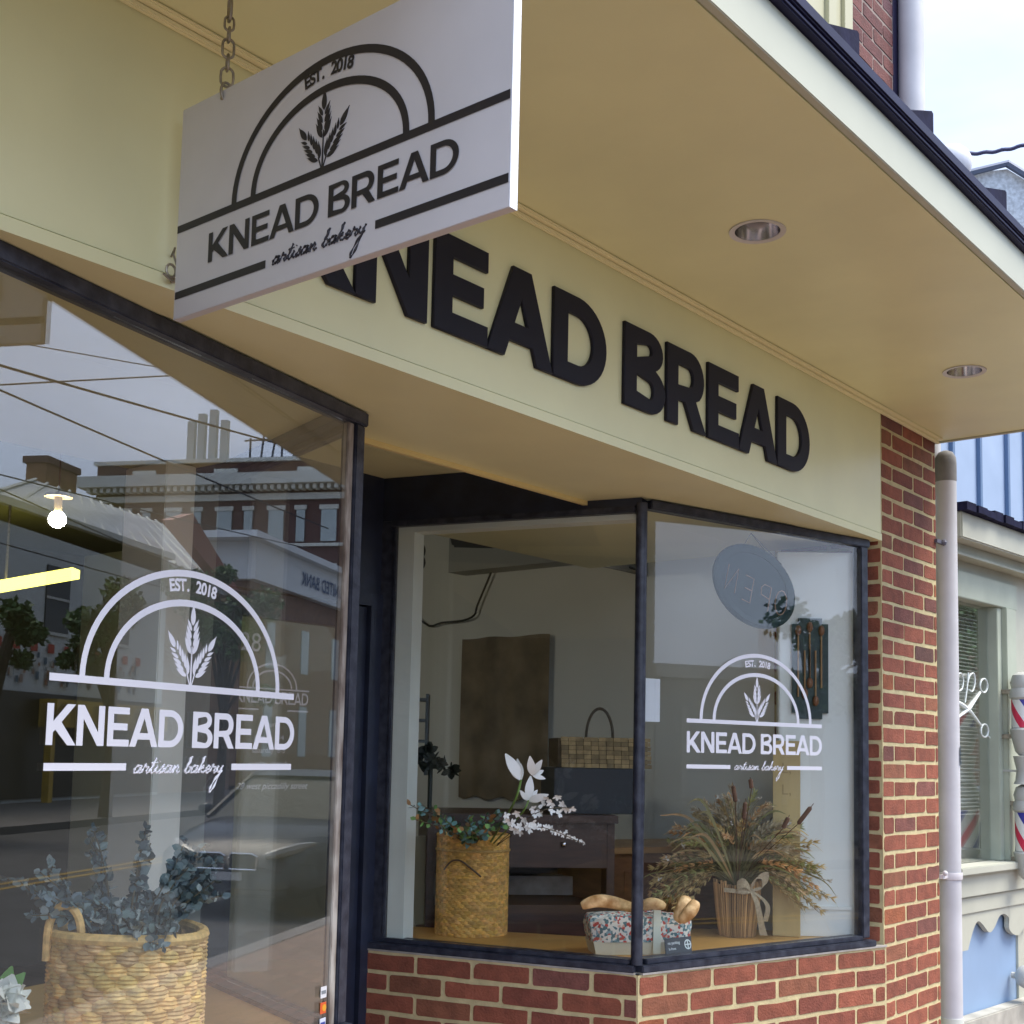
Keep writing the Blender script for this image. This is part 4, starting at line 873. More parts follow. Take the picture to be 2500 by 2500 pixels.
# oval sign hung in the right window
wi = PW.off(-.06); oc = wi.h(1838, 1433); OV = empty('oval_sign', tuple(oc), 'dark oval neon OPEN sign seen from behind, hung on cords in the right window', 'sign')
uc = (oc - wi.p).dot(wi.u); f = wi.frame(uc, oc.z, 0) @ Matrix.Rotation(radians(-14), 4, 'Z')
b = MB(); b.lathe([(.98, .0), (1.0, .006), (1.0, .014), (.93, .020), (.80, .016), (.80, .010), (.001, .010)], 48, f, sx_=.212, sy_=.142); b.build('oval_tray', mat('oval_plastic', (.020, .038, .042), .6, spec=.2), OV, smooth=True)
b = MB()
for (x0, ltr) in ((.13, 'O'), (.045, 'P'), (-.045, 'E'), (-.13, 'N')):
    S = {'O': [[(.03*cos(t), .045*sin(t)) for t in [2*pi*k/14 for k in range(15)]]], 'P': [[(.025,-.045),(.025,.045),(-.01,.045),(-.025,.03),(-.02,.005),(.025,0)]], 'E': [[(-.02,.045),(.022,.045),(.022,-.045),(-.02,-.045)],[(.022,0),(-.015,0)]], 'N': [[(.025,-.045),(.025,.045),(-.025,-.045),(-.025,.045)]]}[ltr]
    for st in S: b.tube([f @ Vector((x0 + p_[0], p_[1] - .03 + abs(x0) * .1, .022)) for p_ in st], .0022, 5)
b.build('unlit_tube', mat('neon_tube', (.28, .17, .12), .4), OV, smooth=True)
hk = wi.P(uc - .01, 2.352); b = MB()
for px_, py_ in ((-.10, .105), (.11, .125), (.02, .14)): b.tube([hk, f @ Vector((px_, py_, .012))], .0014, 4)
b.build('cord', mat('cord_dark', (.05, .045, .04), .7), OV)
b = MB(); pm_ = PW.off(-.012); b.box((.022, 1.663, -.0004), (.100, 1.803, 0), 0, pm_.frame()); tag(b.build('paper_notice', mat('paper', (.66, .69, .74), .7)), 'white sheet of paper stuck inside the right pane beside the corner post', 'notice')

# furniture deeper in the shop
fp = Plane(tuple(at(1247, 2100, 4.75).xy), math.degrees(math.atan2(-_f.x, _f.y)) + 0)
azc = -50.45 + 8
cp = Plane(tuple(at(1235, 2100, 4.75).xy), azc)
def u_of(pl, x, y): return (pl.h(x, y) - pl.p).dot(pl.u)
def z_of(pl, x, y): return pl.h(x, y).z
uA, uB, uC = 0, u_of(cp, 1488, 2100), u_of(cp, 1545, 2100); zt_ = z_of(cp, 1400, 1990)
CBt = empty('dark_cabinet', tuple(cp.P(.3, 0)), 'dark wooden cabinet with an open shelf behind the tall round basket', 'cabinet')
f = cp.frame(); b = MB(); b.box((-.30, 0, -.5), (uB + .02, .03, 0), 0, f); b.box((-.30, zt_ - .03, -.5), (uB + .03, zt_, .015), 0, f); b.box((-.30, .03, -.5), (-.27, zt_ - .03, 0), 0, f); b.box((uB - .01, .03, -.5), (uB + .02, zt_ - .03, 0), 0, f); b.box((-.27, .03, -.5), (uB - .01, zt_ - .03, -.48), 0, f)
b.box((-.27, zt_ - .20, -.48), (uB - .01, zt_ - .03, -.002), 0, f); b.box((-.27, .80, -.48), (uB - .01, .98, -.004), 0, f); b.build('carcass', DWOOD, CBt, bevel=.002)
b = MB(); b.box((-.268, .985, -.40), (uB - .012, 1.06, -.30), 0, f); b.build('stored_papers', mat('papers', (.28, .25, .23), .8, noise=.3, nscale=15), CBt)
b = MB(); b.ball(cp.P(uB * .55, zt_ - .11, .01), .012, 10); b.build('knob', CHROME, CBt, smooth=True)
mp2 = Plane(tuple(at(1500, 2150, 4.85).xy), -22); zr = z_of(mp2, 1700, 2065); ur = u_of(mp2, 1905, 2150)
MC = empty('brown_cabinet', tuple(mp2.P(.3, 0)), 'mid brown wooden cabinet with a panelled front behind the vase', 'cabinet')
f = mp2.frame(); b = MB(); b.box((-.02, .0, -.4), (ur, zr - .025, 0), 0, f); b.build('body', MWOOD, MC, bevel=.003)
b = MB(); b.box((-.04, zr - .0245, -.4), (ur + .02, zr, .02), 0, f); b.build('top', mat('top_wood', (.34, .19, .08), .4, noise=.15, nscale=4), MC, bevel=.003)
b = MB(); b.box((.04, .3, .0003), (ur - .04, zr - .09, .008), 0, f); b.build('front_panel', MWOOD, MC, bevel=.003)
bp_ = Plane(tuple(at(1353, 1930, 4.9).xy), azc); f = bp_.frame(); zb0, zb1 = zt_ + .001, z_of(bp_, 1450, 1876); ue = u_of(bp_, 1575, 1930)
b = MB(); b.box((0, zb0, -.32), (ue, zb1, 0), 0, f); tag(b.build('black_box', mat('box_black', (.012, .016, .024), .5), bevel=.004), 'plain black box on the dark cabinet under the picnic basket', 'box')
PB = empty('picnic_basket', tuple(bp_.P(.15, zb1)), 'flat woven splint basket with a tall hoop handle on the black box', 'basket')
ht = z_of(bp_, 1450, 1800) - zb1; b = MB(); r = random.Random(5); SPL = mat('splint', (.30, .22, .11), .7, attr=True, noise=.2, nscale=40)
for i in range(7):
    for j in range(12):
        lean = lambda z: .02 + .03 * z / ht
        u_0 = .01 + lean(0) + j * (ue) / 12; z_0 = zb1 + .002 + i * ht / 7; v = r.uniform(.6, 1.2); k = -.012 + (.004 if (i + j) % 2 else 0) - .03 * i / 7
        b.box((u_0, z_0, k - .004), (u_0 + ue / 12 * .94, z_0 + ht / 7 * .9, k), 0, f, (.34*v, .25*v, .12*v))
b.box((.02, zb1 + .002, -.26), (ue + .02, zb1 + ht * .96, -.045), 0, f, (.10, .07, .035)); b.build('woven_side', SPL, PB)
ha, hb = bp_.h(1448, 1800), bp_.h(1515, 1800); hm = bp_.h(1482, 1728); b = MB()
P = [ha.lerp(hb, .5 - .5 * cos(t)) + V3(0, 0, (hm.z - ha.z) * sin(t)) - bp_.n * .14 for t in [pi * k / 16 for k in range(17)]]; b.tube([P[0] - V3(0,0,.1)] + P + [P[-1] - V3(0,0,.1)], .006, 6); b.build('hoop_handle', mat('hoop', (.07, .055, .035), .6), PB, smooth=True)
# burlap hanging on the side wall
wx = 4.985; b = MB(); nU, nZ_ = 24, 30; y0, y1 = 3.855, 4.447; vs_ = []
for i in range(nU + 1):
    for j in range(nZ_ + 1):
        y = y0 + (y1 - y0) * i / nU; z = 1.32 + (2.155 - 1.32) * j / nZ_; z += .004 * sin(i * .5) * (1 if j == nZ_ else 0) - .01 * sin(i * .9) * (1 - j / nZ_); vs_.append((wx - .012 - .010 * sin(i * .8 + j * .05) * (1 - .6 * j / nZ_), y, z))
b.add(vs_, [(i*(nZ_+1)+j, i*(nZ_+1)+j+1, (i+1)*(nZ_+1)+j+1, (i+1)*(nZ_+1)+j) for i in range(nU) for j in range(nZ_)])
tag(b.build('burlap_hanging', mat('old_burlap', (.27, .215, .14), .9, noise=.3, nscale=6, bump=.4, bscale=250), smooth=True), 'brown burlap sack hung flat on the grey shop wall', 'wall hanging')
b = MB(); S = [hit(x, y, (1,0,0), 4.97) for x, y in ((1244,1280),(1242,1340),(1212,1370),(1190,1420),(1165,1480),(1158,1502),(1130,1515),(1080,1520),(1048,1528),(1012,1500))]; b.tube(curve_pts(S, 3), .006, 5)
tag(b.build('loose_cable', mat('cable_dark', (.05, .05, .04), .6)), 'thin dark cable looping down the shop wall left of the sack', 'cable')
b = MB(); S = [hit(x, y, (1,0,0), 4.84) for x, y in ((1316,1276),(1350,1305),(1430,1345),(1500,1372),(1560,1392))]; b.tube(curve_pts(S, 3), .006, 5)
tag(b.build('loose_cable', mat('cable_dark', (.05, .05, .04), .6)), 'thin dark cable sagging down to the right under the shop ceiling', 'cable')
q = at(1027, 1345, 4.75); b = MB(); b.ball(q, .028, 12, sc=(.7, .7, 1.1)); b.ball(q + V3(0, 0, -.045), .030, 12, sc=(.7, .7, 1.0)); b.tube([q, V3(q.x, q.y, 2.40)], .006, 6)
tag(b.build('wall_speaker', mat('speaker_black', (.015, .02, .02), .5), smooth=True), 'small black double lamp fitting hung behind the top of the white jamb', 'lamp')
q = at(1150, 1298, 5.2); pv_ = Plane(q.xy, -50); b = MB(); b.box((-.09, q.z - .02, -.3), (.10, q.z + .05, 0), 0, pv_.frame()); tag(b.build('ceiling_speaker', mat('unit_black', (.012, .016, .028), .5), bevel=.01), 'flat black unit on the ceiling behind the top of the return window', 'ceiling unit')
lbp = Plane(hz(1012, 2258, .9).xy, -45); b = MB(); mL = lbp.frame(0, .90, 0) @ Matrix.Rotation(radians(4), 4, 'Z') @ Matrix.Rotation(radians(-6), 4, 'X'); b.box((.0, 0.0, -.012), (.075, .33, 0), 0, mL); tag(b.build('leaning_board', mat('olive_board', (.33, .30, .18), .6)), 'narrow olive board leaning between the white jamb and the tall round basket', 'board')
b = MB(); q = at(1048, 1990, 5.1); b.tube([V3(q.x, q.y, .0), V3(q.x, q.y, at(1048, 1860, 5.1).z)], .010, 6); r = random.Random(3)
for x, y in ((1020,1840),(1045,1835),(1030,1860),(1055,1855),(1085,1870),(1100,1880),(1070,1862)):
    c_ = at(x, y, 5.1)
    for k in range(9): leaf(b, c_, rnd_unit(r), rnd_unit(r), .045, .016, None, 4)
tag(b.build('dark_plant', mat('dark_plant', (.012, .02, .012), .6)), 'dark leafy plant on a thin stand behind the greenery', 'plant')
shp = Plane(at(990, 1760, 5.4).xy, -50); b = MB(); f = shp.frame()
for i in range(4): b.box((-.05, 1.50 + i * .09, -.12), (.095, 1.512 + i * .09, 0), 0, f)
b.box((.085, 1.45, -.12), (.097, 1.80, .001), 0, f); tag(b.build('wall_rack', mat('rack_grey', (.10, .12, .13), .5)), 'small grey wall rack showing beside the white jamb', 'rack')
# lamps seen burning inside
q = at(140, 1268, 5.0); b = MB(); b.ball(q, .034, 16); PBu = empty('pendant_bulb', (q.x, q.y, 2.92), 'bare glowing bulb hanging inside behind the big left pane', 'light bulb')
b.build('bulb', mat('bulb_glow', (1, .95, .82), .3, emis=85), PBu, smooth=True)
b = MB(); b.tube([q + V3(0,0,.03), q + V3(0,0,.09)], .016, 10); b.tube([q + V3(0,0,.09), V3(q.x, q.y, 2.92)], .003, 6); b.lathe([(.055, q.z + .09), (.05, q.z + .102)], 20, Matrix.Translation((q.x, q.y, 0))); b.build('socket', mat('brass_old', (.20, .14, .06), .5, metal=.4), PBu, smooth=True)
qa, qb = at(-160, 1470, 7.2), at(185, 1410, 7.2); b = MB(); d = (qb - qa).normalized(); s_ = d.cross(up_).normalized() * .06
YL = empty('yellow_ceiling_lamp', (tuple((qa + qb) / 2)), 'long glowing yellow strip lamp deep inside behind the left pane', 'strip lamp')
b.add([qa + s_ * 1, qb + s_, qb - s_, qa - s_] + [p_ + V3(0, 0, .05) for p_ in (qa + s_ * 1, qb + s_, qb - s_, qa - s_)], [(0,1,2,3),(7,6,5,4),(0,4,5,1),(1,5,6,2),(2,6,7,3),(3,7,4,0)])
b.build('glowing_diffuser', mat('yellow_glow', (1, .90, .16), .4, emis=1.1), YL)
b = MB(); mm = (qa + qb) / 2; b.tube([mm + V3(0,0,.05), V3(mm.x, mm.y, 2.92)], .008, 6); b.build('suspension_rod', STEEL, YL)
for i, (x, y, ww) in enumerate(((1.2, 6.6, 1.2), (3.0, 7.4, 1.4))):
    b = MB(); b.box((x - ww/2, y - .25, 0), (x + ww/2, y + .25, .95)); b.box((x - ww/2 - .03, y - .28, .9505), (x + ww/2 + .03, y + .28, .985)); tag(b.build('shop_counter', DWOOD, bevel=.004), ['dark low counter standing deep inside the shop on the left', 'wider dark counter near the back wall of the shop'][i], 'counter')

# ================================================================== BARBER SHOP NEXT DOOR
NWALL = mat('barber_white', (.46, .47, .39), .6, noise=.06, nscale=5, bump=.1, bscale=30)
NDIRT = mat('barber_trim', (.40, .41, .33), .65, noise=.12, nscale=7, bump=.15, bscale=40)
BLUE = mat('barber_blue', (.25, .36, .52), .6, noise=.05, nscale=4)
BLUEW = mat('blue_siding', (.31, .40, .54), .6, noise=.05, nscale=3, col2=(.34, .43, .57))
BLUED = mat('blue_batten', (.11, .18, .30), .6)
BS = empty('barber_shop', (7.0, 2.2, 0), 'pale barber shop with a blue ribbed upper wall and scalloped blue panel beyond the downspout', 'building')
np_ = Plane((5.44, 2.02), -4); f = np_.frame()
def Z(x, y): return z_of(np_, x, y)
def Uu(x, y): return u_of(np_, x, y)
uWl, uW0, uW1 = .02, .02, Uu(2436, 1800)
zsill = Z(2346, 2112); zwt = Z(2350, 1462)
b = MB(); b.box((-.05, 0, -.3), (6, .42, -.001), 0, f); b.box((-.05, zwt + .12, -.3), (6, 2.58, -.001), 0, f); b.box((Uu(2478, 1800), .42, -.3), (6, zwt + .12, -.001), 0, f); b.build('front_wall', NWALL, BS)
b = MB(); b.box((-.05, .42, -.3), (.8, zsill - .16, -.012), 0, f); b.box((.801, .42, -.3), (6, zsill - .16, -.012), 0, f); b.build('lower_wall', BLUE, BS)
zc0, zc1 = Z(2343, 1352) + .02, Z(2343, 1280) + .0
b = MB(); b.box((-.135, zc0, .0), (6, zc1, .14), 0, f); b.build('cornice', NWALL, BS, bevel=.006)
b = MB(); b.box((-.10, zc0 - .05, -.0), (6, zc0 - .001, .07), 0, f); b.box((-.10, zc0 - .055, .0701), (6, zc0 - .045, .085), 0, f); b.build('cornice_soffit', NDIRT, BS)
b = MB(); r = random.Random(9)
for i in range(60):
    u = -.15 + i * .1; b.box((u, zc1 + .0005, -.25), (u + .094, zc1 + .030 + r.uniform(0, .014), .165 + r.uniform(0, .015)), 0, f)
b.build('shingle_edge', SHINGLE, BS)
UPW = Plane((5.40, 2.35), -4); fu = UPW.frame()
b = MB(); b.box((-.3, 2.3, -.2), (6, 3.95, 0), 0, fu); uw = b.build('blue_upper_wall', BLUEW, BS)
for x in (2387, 2455, 2500, 2540, 2580, 2320, 2630):
    u = (UPW.h(x, 1200) - UPW.p).dot(UPW.u); b = MB(); b.box((u - .013, 2.3, .0003), (u + .013, 3.95, .022), 0, fu); b.build('batten', BLUED, uw)
# gable behind with fish scale shingles
gp = Plane(tuple(at(2460, 470, 12).xy), -50); gf = gp.frame(0, at(2460, 410, 12).z, 0); GG = mat('grey_shingle', (.42, .46, .50), .8, noise=.25, nscale=30)
b = MB(); b.prism([(-.42, -.62), (.9, -.95), (.9, -.55), (.0, .0), (-.42, -.06)], -1.5, 0, gf); go = b.build('gable', GG, BS)
b = MB(); b.tube([gf @ Vector((-.48, -.10, .05)), gf @ Vector((-.02, .03, .05)), gf @ Vector((.95, -.58, .05))], .035, 6); b.build('gable_trim', mat('gable_trim', (.10, .13, .20), .6), go)
b = MB(); b.box((-.6, -3.2, -1.6), (2.5, -.62, -.05), 0, gf); b.build('gable_wall', GG, BS)
# window of the barber shop
WT = mat('barber_window_trim', (.42, .46, .37), .55, noise=.06)
b = MB(); b.box((.0, zsill, -.05), (.03, zwt, .02), 0, f); b.box((uW1, zsill, -.05), (uW1 + .05, zwt, .005), 0, f); b.box((uW1 + .051, zsill, -.05), (Uu(2470, 1800), zwt, .03), 0, f); b.box((.0, zwt, -.05), (Uu(2478, 1800), zwt + .12, .02), 0, f)
BW = b.build('barber_window', WT, BS, bevel=.003)
b = MB(); b.box((.031, zsill, -.045), (uW1 - .001, zwt, -.04), 0, f); b.build('window_pane', glass('barber_glass', 1.6), BW)
b = MB()
for i in range(int((zwt - zsill - .2) / .0175)): z = zwt - .01 - i * .0175; b.box((.032, z - .0025, -.10), (uW1 - .035, z + .0025, -.078), 0, f)
b.build('venetian_blind', mat('blind', (.52, .52, .47), .6), BW)
b = MB(); b.box((.0, zsill - .2, -1.2), (1.2, zwt + .1, -1.1), 0, f); b.build('dim_interior', mat('dim_green', (.16, .20, .16), .8), BW)
b = MB(); b.box((-.03, zsill - .035, -.04), (6, zsill - .001, .075), 0, f); b.box((-.03, zsill - .135, -.04), (6, zsill - .0355, .045), 0, f); b.box((-.03, zsill - .21, -.04), (6, zsill - .136, .03), 0, f); b.build('window_sill', NWALL, BS, bevel=.004)
# scalloped valance
zv = zsill - .2105; uu_ = [0]; pts = [(-.03, zv)]
top = []
P_ = [(2352, 2318), (2356, 2300), (2366, 2265), (2376, 2248), (2388, 2256), (2400, 2272), (2408, 2274), (2418, 2260), (2428, 2237), (2440, 2230), (2452, 2240), (2452, 2262), (2458, 2275), (2470, 2282), (2480, 2278), (2490, 2262), (2500, 2262)]
lo_ = [(Uu(p.x, p.y), Z(p.x, p.y)) for p in smooth(P_, 5)]
b = MB(); n = len(lo_); vs_ = []
for (u, z) in lo_: vs_ += [f @ Vector((u, zv, .022)), f @ Vector((u, z, .022)), f @ Vector((u, zv, .0)), f @ Vector((u, z, .0))]
fs = []
for i in range(n - 1):
    a = 4*i; c_ = a + 4; fs += [(a, a+1, c_+1, c_), (a+1, a+3, c_+3, c_+1), (a+2, c_+2, c_+3, a+3)]
b.add(vs_, fs); b.box((-.03, lo_[0][1], .0), (lo_[0][0] - .0005, zv, .022), 0, f); b.build('scalloped_board', NWALL, BS)
zbk = Z(2355, 2480); b = MB(); b.box((-.05, zbk - .16, -.01), (6, zbk, .06), 0, f); b.build('base_board', mat('base_board', (.40, .39, .34), .8, noise=.25, nscale=9, bump=.4, bscale=30), BS, bevel=.006)
# scissors decal
sf = np_.off(-.038); b = MB()
def sc(x, y): return sf.h(x, y)
b.tube([sc(2335, 1755), sc(2365, 1730), sc(2393, 1690)], [.004, .011, .006], 6); b.tube([sc(2325, 1705), sc(2350, 1722), sc(2370, 1738), sc(2396, 1772)], [.004, .011, .008, .005], 6)
for cx_, cy_, ax, ay in ((2402, 1674, 9, 17), (2404, 1784, 9, 16)): b.tube([sc(cx_ + ax * cos(t), cy_ + ay * sin(t)) for t in [2*pi*k/16 for k in range(16)]], .0042, 6, closed=True)
b.tube([sc(2411, 1795), sc(2418, 1803), sc(2421, 1815)], [.005, .004, .002], 6)
b.tube(curve_pts([sc(x, y) for x, y in ((2364,1642),(2362,1670),(2356,1715))], 3), .004, 5); b.tube(curve_pts([sc(x, y) for x, y in ((2362,1668),(2368,1648),(2378,1645),(2380,1668),(2374,1688),(2366,1684))], 3), .004, 5)
b.tube(curve_pts([sc(x, y) for x, y in ((2336,1648),(2346,1644),(2352,1660),(2348,1682),(2338,1686),(2330,1668),(2336,1648))], 3), .004, 5)
b.build('scissors_decal', mat('decal_pale', (.72, .78, .76), .6), BW)
# barber poles
PWH = mat('pole_white', (.45, .46, .43), .4); 
def barber_pole(px_, ztop, zbot, label):
    q = np_.off(.10).h(px_, 1800); t = empty('barber_pole', (q.x, q.y, zbot), label, 'barber pole', 'barber poles on the shop front')
    m_ = Matrix.Translation((q.x, q.y, 0)); H = ztop - zbot; R = .052
    b = MB(); b.lathe([(.02, ztop), (.045, ztop - .015), (.056, ztop - .05), (.05, ztop - .075), (.058, ztop - .09), (.06, ztop - .12), (.05, ztop - .13)], 24, m_); b.build('pole_cap', PWH, t, smooth=True)
    b = MB(); b.lathe([(.05, zbot + .13), (.06, zbot + .12), (.055, zbot + .09), (.045, zbot + .05), (.038, zbot + .02), (.02, zbot)], 24, m_); b.build('pole_base', PWH, t, smooth=True)
    b = MB(); n, k = 40, 36; z0_, z1_ = zbot + .13, ztop - .13
    for i in range(n):
        for j in range(k):
            za, zb2 = z0_ + (z1_ - z0_) * i / n, z0_ + (z1_ - z0_) * (i + 1) / n
            def pt(jj, z, sh): a = 2*pi*jj/k + sh; return V3(q.x + R * cos(a), q.y + R * sin(a), z)
            sa, sb_ = -(za - z0_) / .045 * .55, -(zb2 - z0_) / .045 * .55
            ph = (j * 4) // k; sub = (j * 4 / k) % 1
            c_ = (.60, .02, .07) if (ph % 2 == 0 and sub < .42) else (.035, .035, .30) if (ph % 2 == 1 and sub < .42) else (.72, .74, .72)
            b.quad(pt(j, za, sa), pt(j+1, za, sa), pt(j+1, zb2, sb_), pt(j, zb2, sb_), 0, c_)
    b.build('striped_cylinder', mat('pole_stripes', (.7, .7, .7), .3, attr=True), t)
    b = MB(); b.box((q.x - .01, q.y + .03, ztop - .1), (q.x + .01, q.y + .14, ztop - .08)); b.box((q.x - .01, q.y + .03, zbot + .08), (q.x + .01, q.y + .14, zbot + .1)); b.build('bracket', STEEL, t)
pz = lambda y: np_.off(.10).h(2490, y).z
barber_pole(2499, pz(1640), pz(1845), 'upper red, white and blue barber pole with rounded white cap')
barber_pole(2503, pz(1915), pz(2150), 'lower red, white and blue barber pole below the white turned post')
q = np_.off(.10).h(2502, 1880); b = MB(); b.lathe([(.05, pz(1915)), (.042, pz(1905)), (.036, pz(1880)), (.045, pz(1860)), (.05, pz(1846))], 20, Matrix.Translation((q.x, q.y, 0))); b.box((q.x - .01, q.y, pz(1885)), (q.x + .01, q.y + .10, pz(1880))); tag(b.build('turned_post', PWH, smooth=True), 'short white turned post between the two barber poles', 'post')
q = np_.off(.07).h(2508, 2385); b = MB(); b.ball(q, .055, 16); b.tube([q, q + V3(0,.07,0)], .015, 8); tag(b.build('round_white_lamp', PWH, smooth=True), 'round white fitting at the right edge before the blue panel', 'fitting')
# twisted service cable and vent over the roof
b = MB(); a_, c_ = at(2270, 372, 9.0), at(2560, 338, 8.6); P = []
for k in range(40):
    t = k / 39; p_ = a_.lerp(c_, t) - V3(0, 0, .05 * sin(pi * t)); P.append(p_ + CU * (.004 * sin(k * 1.1)) )
b.tube(P, .013, 6); b.tube([p_ + CU * (.006 * cos(i * 1.3)) for i, p_ in enumerate(P)], .009, 5); tag(b.build('service_cable', mat('cable_blue', (.035, .04, .11), .6)), 'twisted dark service cable crossing the sky at right', 'cable')
q = at(2322, 402, 6.2); b = MB(); b.ball(q, .10, 20, sc=(1, 1, 1)); b.tube([q, q - V3(0, 0, 1.2)], .05, 12); tag(b.build('round_vent', mat('vent_white', (.62, .64, .70), .5), smooth=True), 'pale rounded vent top peeking over the dark roof edge', 'vent')

# ================================================================== ACROSS THE STREET (seen in the glass)
RBR = mat('far_brick', (.12, .055, .042), .85, noise=.25, nscale=3, col2=(.09, .05, .045)); TBR = mat('tan_brick', (.26, .15, .09), .85, noise=.2, nscale=3)
PALE = mat('pale_stone', (.62, .64, .60), .7); WSID = mat('white_siding', (.62, .66, .64), .7, noise=.05); DGL = mat('dark_glass', (.03, .04, .05), .15)
LGL = mat('light_window', (.42, .50, .52), .3); METR = mat('metal_roof', (.42, .44, .45), .5, noise=.15, nscale=2)
def block(root, name, m, a, c_): b = MB(); b.box(a, c_); return b.build(name, m, root)
HO = empty('brick_hotel', (110, -40, 0), 'tall dark brick hotel with a white cornice reflected in the left window', 'building')
block(HO, 'hotel_wall', RBR, (90, -50.2, 0), (125, -10, 24.0)); block(HO, 'hotel_cornice', PALE, (88.7, -51.2, 22.0), (126, -9, 22.9)); block(HO, 'hotel_parapet_cap', PALE, (89.7, -50.4, 24.01), (125.5, -9.8, 24.3)); block(HO, 'string_course', PALE, (89.7, -50.4, 20.9), (90, -10, 21.4)); block(HO, 'string_course', PALE, (89.8, -50.3, 17.2), (90, -10, 17.45)); block(HO, 'string_course', PALE, (89.8, -50.3, 12.0), (90, -10, 12.3))
b = MB(); 
for i in range(70): b.box((89.0, -50.5 + i * .58, 21.6), (89.9, -50.2 + i * .58, 21.98))
b.build('dentils', PALE, HO)
for yy in range(9):
    y = -48.3 + yy * 4.35
    for zz, h_ in ((17.6, 2.5), (13.0, 2.5), (8.6, 2.4)):
        for dy, ww in ((0, 1.25), (2.3, .7)):
            b = MB(); b.box((89.88, y + dy, zz), (89.99, y + dy + ww, zz + h_)); wdw = b.build('hotel_window', LGL, HO); b = MB(); b.box((89.8, y + dy - .15, zz + h_ + .01), (89.95, y + dy + ww + .15, zz + h_ + .35)); b.build('window_head', PALE, wdw)
for yy in range(4): block(HO, 'roof_panel', PALE, (89.85, -47 + yy * 7, 22.95), (89.99, -45 + yy * 7, 23.5))
for (y, h_) in ((-43.5, 5), (-42.6, 5.8), (-41.6, 6.2), (-40.6, 5)): block(HO, 'antenna_panel', mat('antenna_grey', (.45, .5, .5), .6), (92, y, 24.3), (92.5, y + .6, 24.3 + h_ * .75))
b = MB()
for i in range(9): b.tube([V3(91, -37.5 + i * .9, 24), V3(91, -37.5 + i * .9 + (i % 3) * .3, 26.2 + (i % 4))], .09, 5)
b.tube([V3(91, -38, 26), V3(91, -29, 26.2)], .08, 5); b.build('rooftop_rail', mat('rail_dark', (.07, .08, .1), .6), HO)
WB = empty('white_building', (30, -17, 0), 'white shop building with a metal roof and mural reflected in the left window', 'building')
block(WB, 'street_wall', WSID, (24, -22, 0), (36.5, -16, 7.6)); block(WB, 'wall_cap', PALE, (23.9, -22, 7.61), (36.6, -15.8, 7.8)); 
b = MB(); b.add([(27, -16, 7.8), (41.5, -16, 7.4), (43.7, -20, 10.2), (35, -20, 10.0)] + [(27, -16, 7.2), (41.5, -16, 7.0), (43.7, -20, 7.2), (35, -20, 7.2)], [(0,1,2,3), (7,6,5,4), (0,4,5,1), (1,5,6,2), (2,6,7,3), (3,7,4,0)]); rf = b.build('metal_roof', METR, WB)
b = MB()
for i in range(14): t = i / 13; b.tube([V3(27 + 14.5 * t, -16, 7.83 - .4 * t), V3(35 + 8.7 * t, -20, 10.05 + .18 * t)], .05, 4)
b.build('roof_seam', PALE, rf)
b = MB(); b.add([(36.4,-15.9,8.9),(37.9,-15.9,9.4),(41.9,-15.9,7.3),(41.6,-15.9,7.0),(36.4,-16.3,8.9),(37.9,-16.3,9.4),(41.9,-16.3,7.3),(41.6,-16.3,7.0)], [(0,1,2,3),(7,6,5,4),(0,4,5,1),(1,5,6,2),(2,6,7,3),(3,7,4,0)]); b.build('red_rake', mat('red_rake', (.30, .10, .07), .6), WB)
CHM = block(WB, 'chimney', TBR, (38.7, -22.8, 6), (40.7, -22.0, 11.5)); block(CHM, 'chimney_cap', RBR, (38.6, -22.9, 11.51), (40.8, -21.9, 11.75))
block(WB, 'side_wing', TBR, (36.6, -22, 0), (43, -16.5, 7.1))
for x in (26.0, 29.6, 33.0): w_ = block(WB, 'sash_window', DGL, (x, -16.02, 4.6), (x + 1.15, -15.96, 6.4)); block(w_, 'window_frame', PALE, (x - .06, -15.98, 4.5), (x + 1.21, -15.94, 4.59)); block(w_, 'window_bar', PALE, (x, -15.95, 5.48), (x + 1.15, -15.93, 5.55))
b = MB(); r = random.Random(14)
for i in range(150):
    x, z = r.uniform(25.5, 35), r.uniform(3.1, 3.85); c_ = r.choice([(.10,.16,.22), (.35,.25,.2), (.5,.5,.45), (.15,.15,.15), (.4,.2,.12)]); s_ = r.uniform(.06, .16); b.box((x, -15.97 + i * .0001, z), (x + s_, -15.965 + i * .0001, z + s_ * 1.5), 0, None, c_)
for i in range(12): b.box((25.8 + i * .8, -15.95, 4.0), (26.1 + i * .8, -15.945, 4.25), 0, None, (.45, .07, .05))
b.build('wall_mural', mat('mural', (.5,.5,.5), .7, attr=True), WB)
block(WB, 'dark_shopfront', mat('shopfront_dark', (.025, .022, .02), .4), (24.5, -16.05, 0.1), (36.4, -15.94, 2.9)); YM = mat('yellow_sign', (.55, .36, .05), .5, noise=.2)
block(WB, 'yellow_awning', YM, (29.5, -15.93, 2.0), (35.8, -15.4, 2.75)); block(WB, 'yellow_post', YM, (29.3, -15.6, 0), (29.5, -15.4, 2.0))
BKb = empty('bank_building', (52, -20, 0), 'tan brick bank with a white sign band reflected in the left window', 'building')
block(BKb, 'bank_wall', TBR, (47.6, -26, 0), (66, -18, 8.5)); block(BKb, 'sign_band', mat('band_white', (.80, .86, .90), .5), (47.2, -26.2, 8.51), (66.5, -17.6, 10.1)); block(BKb, 'band_cap', mat('band_white', (.8,.86,.9), .5), (46.3, -26.6, 10.11), (67, -17.2, 10.4))
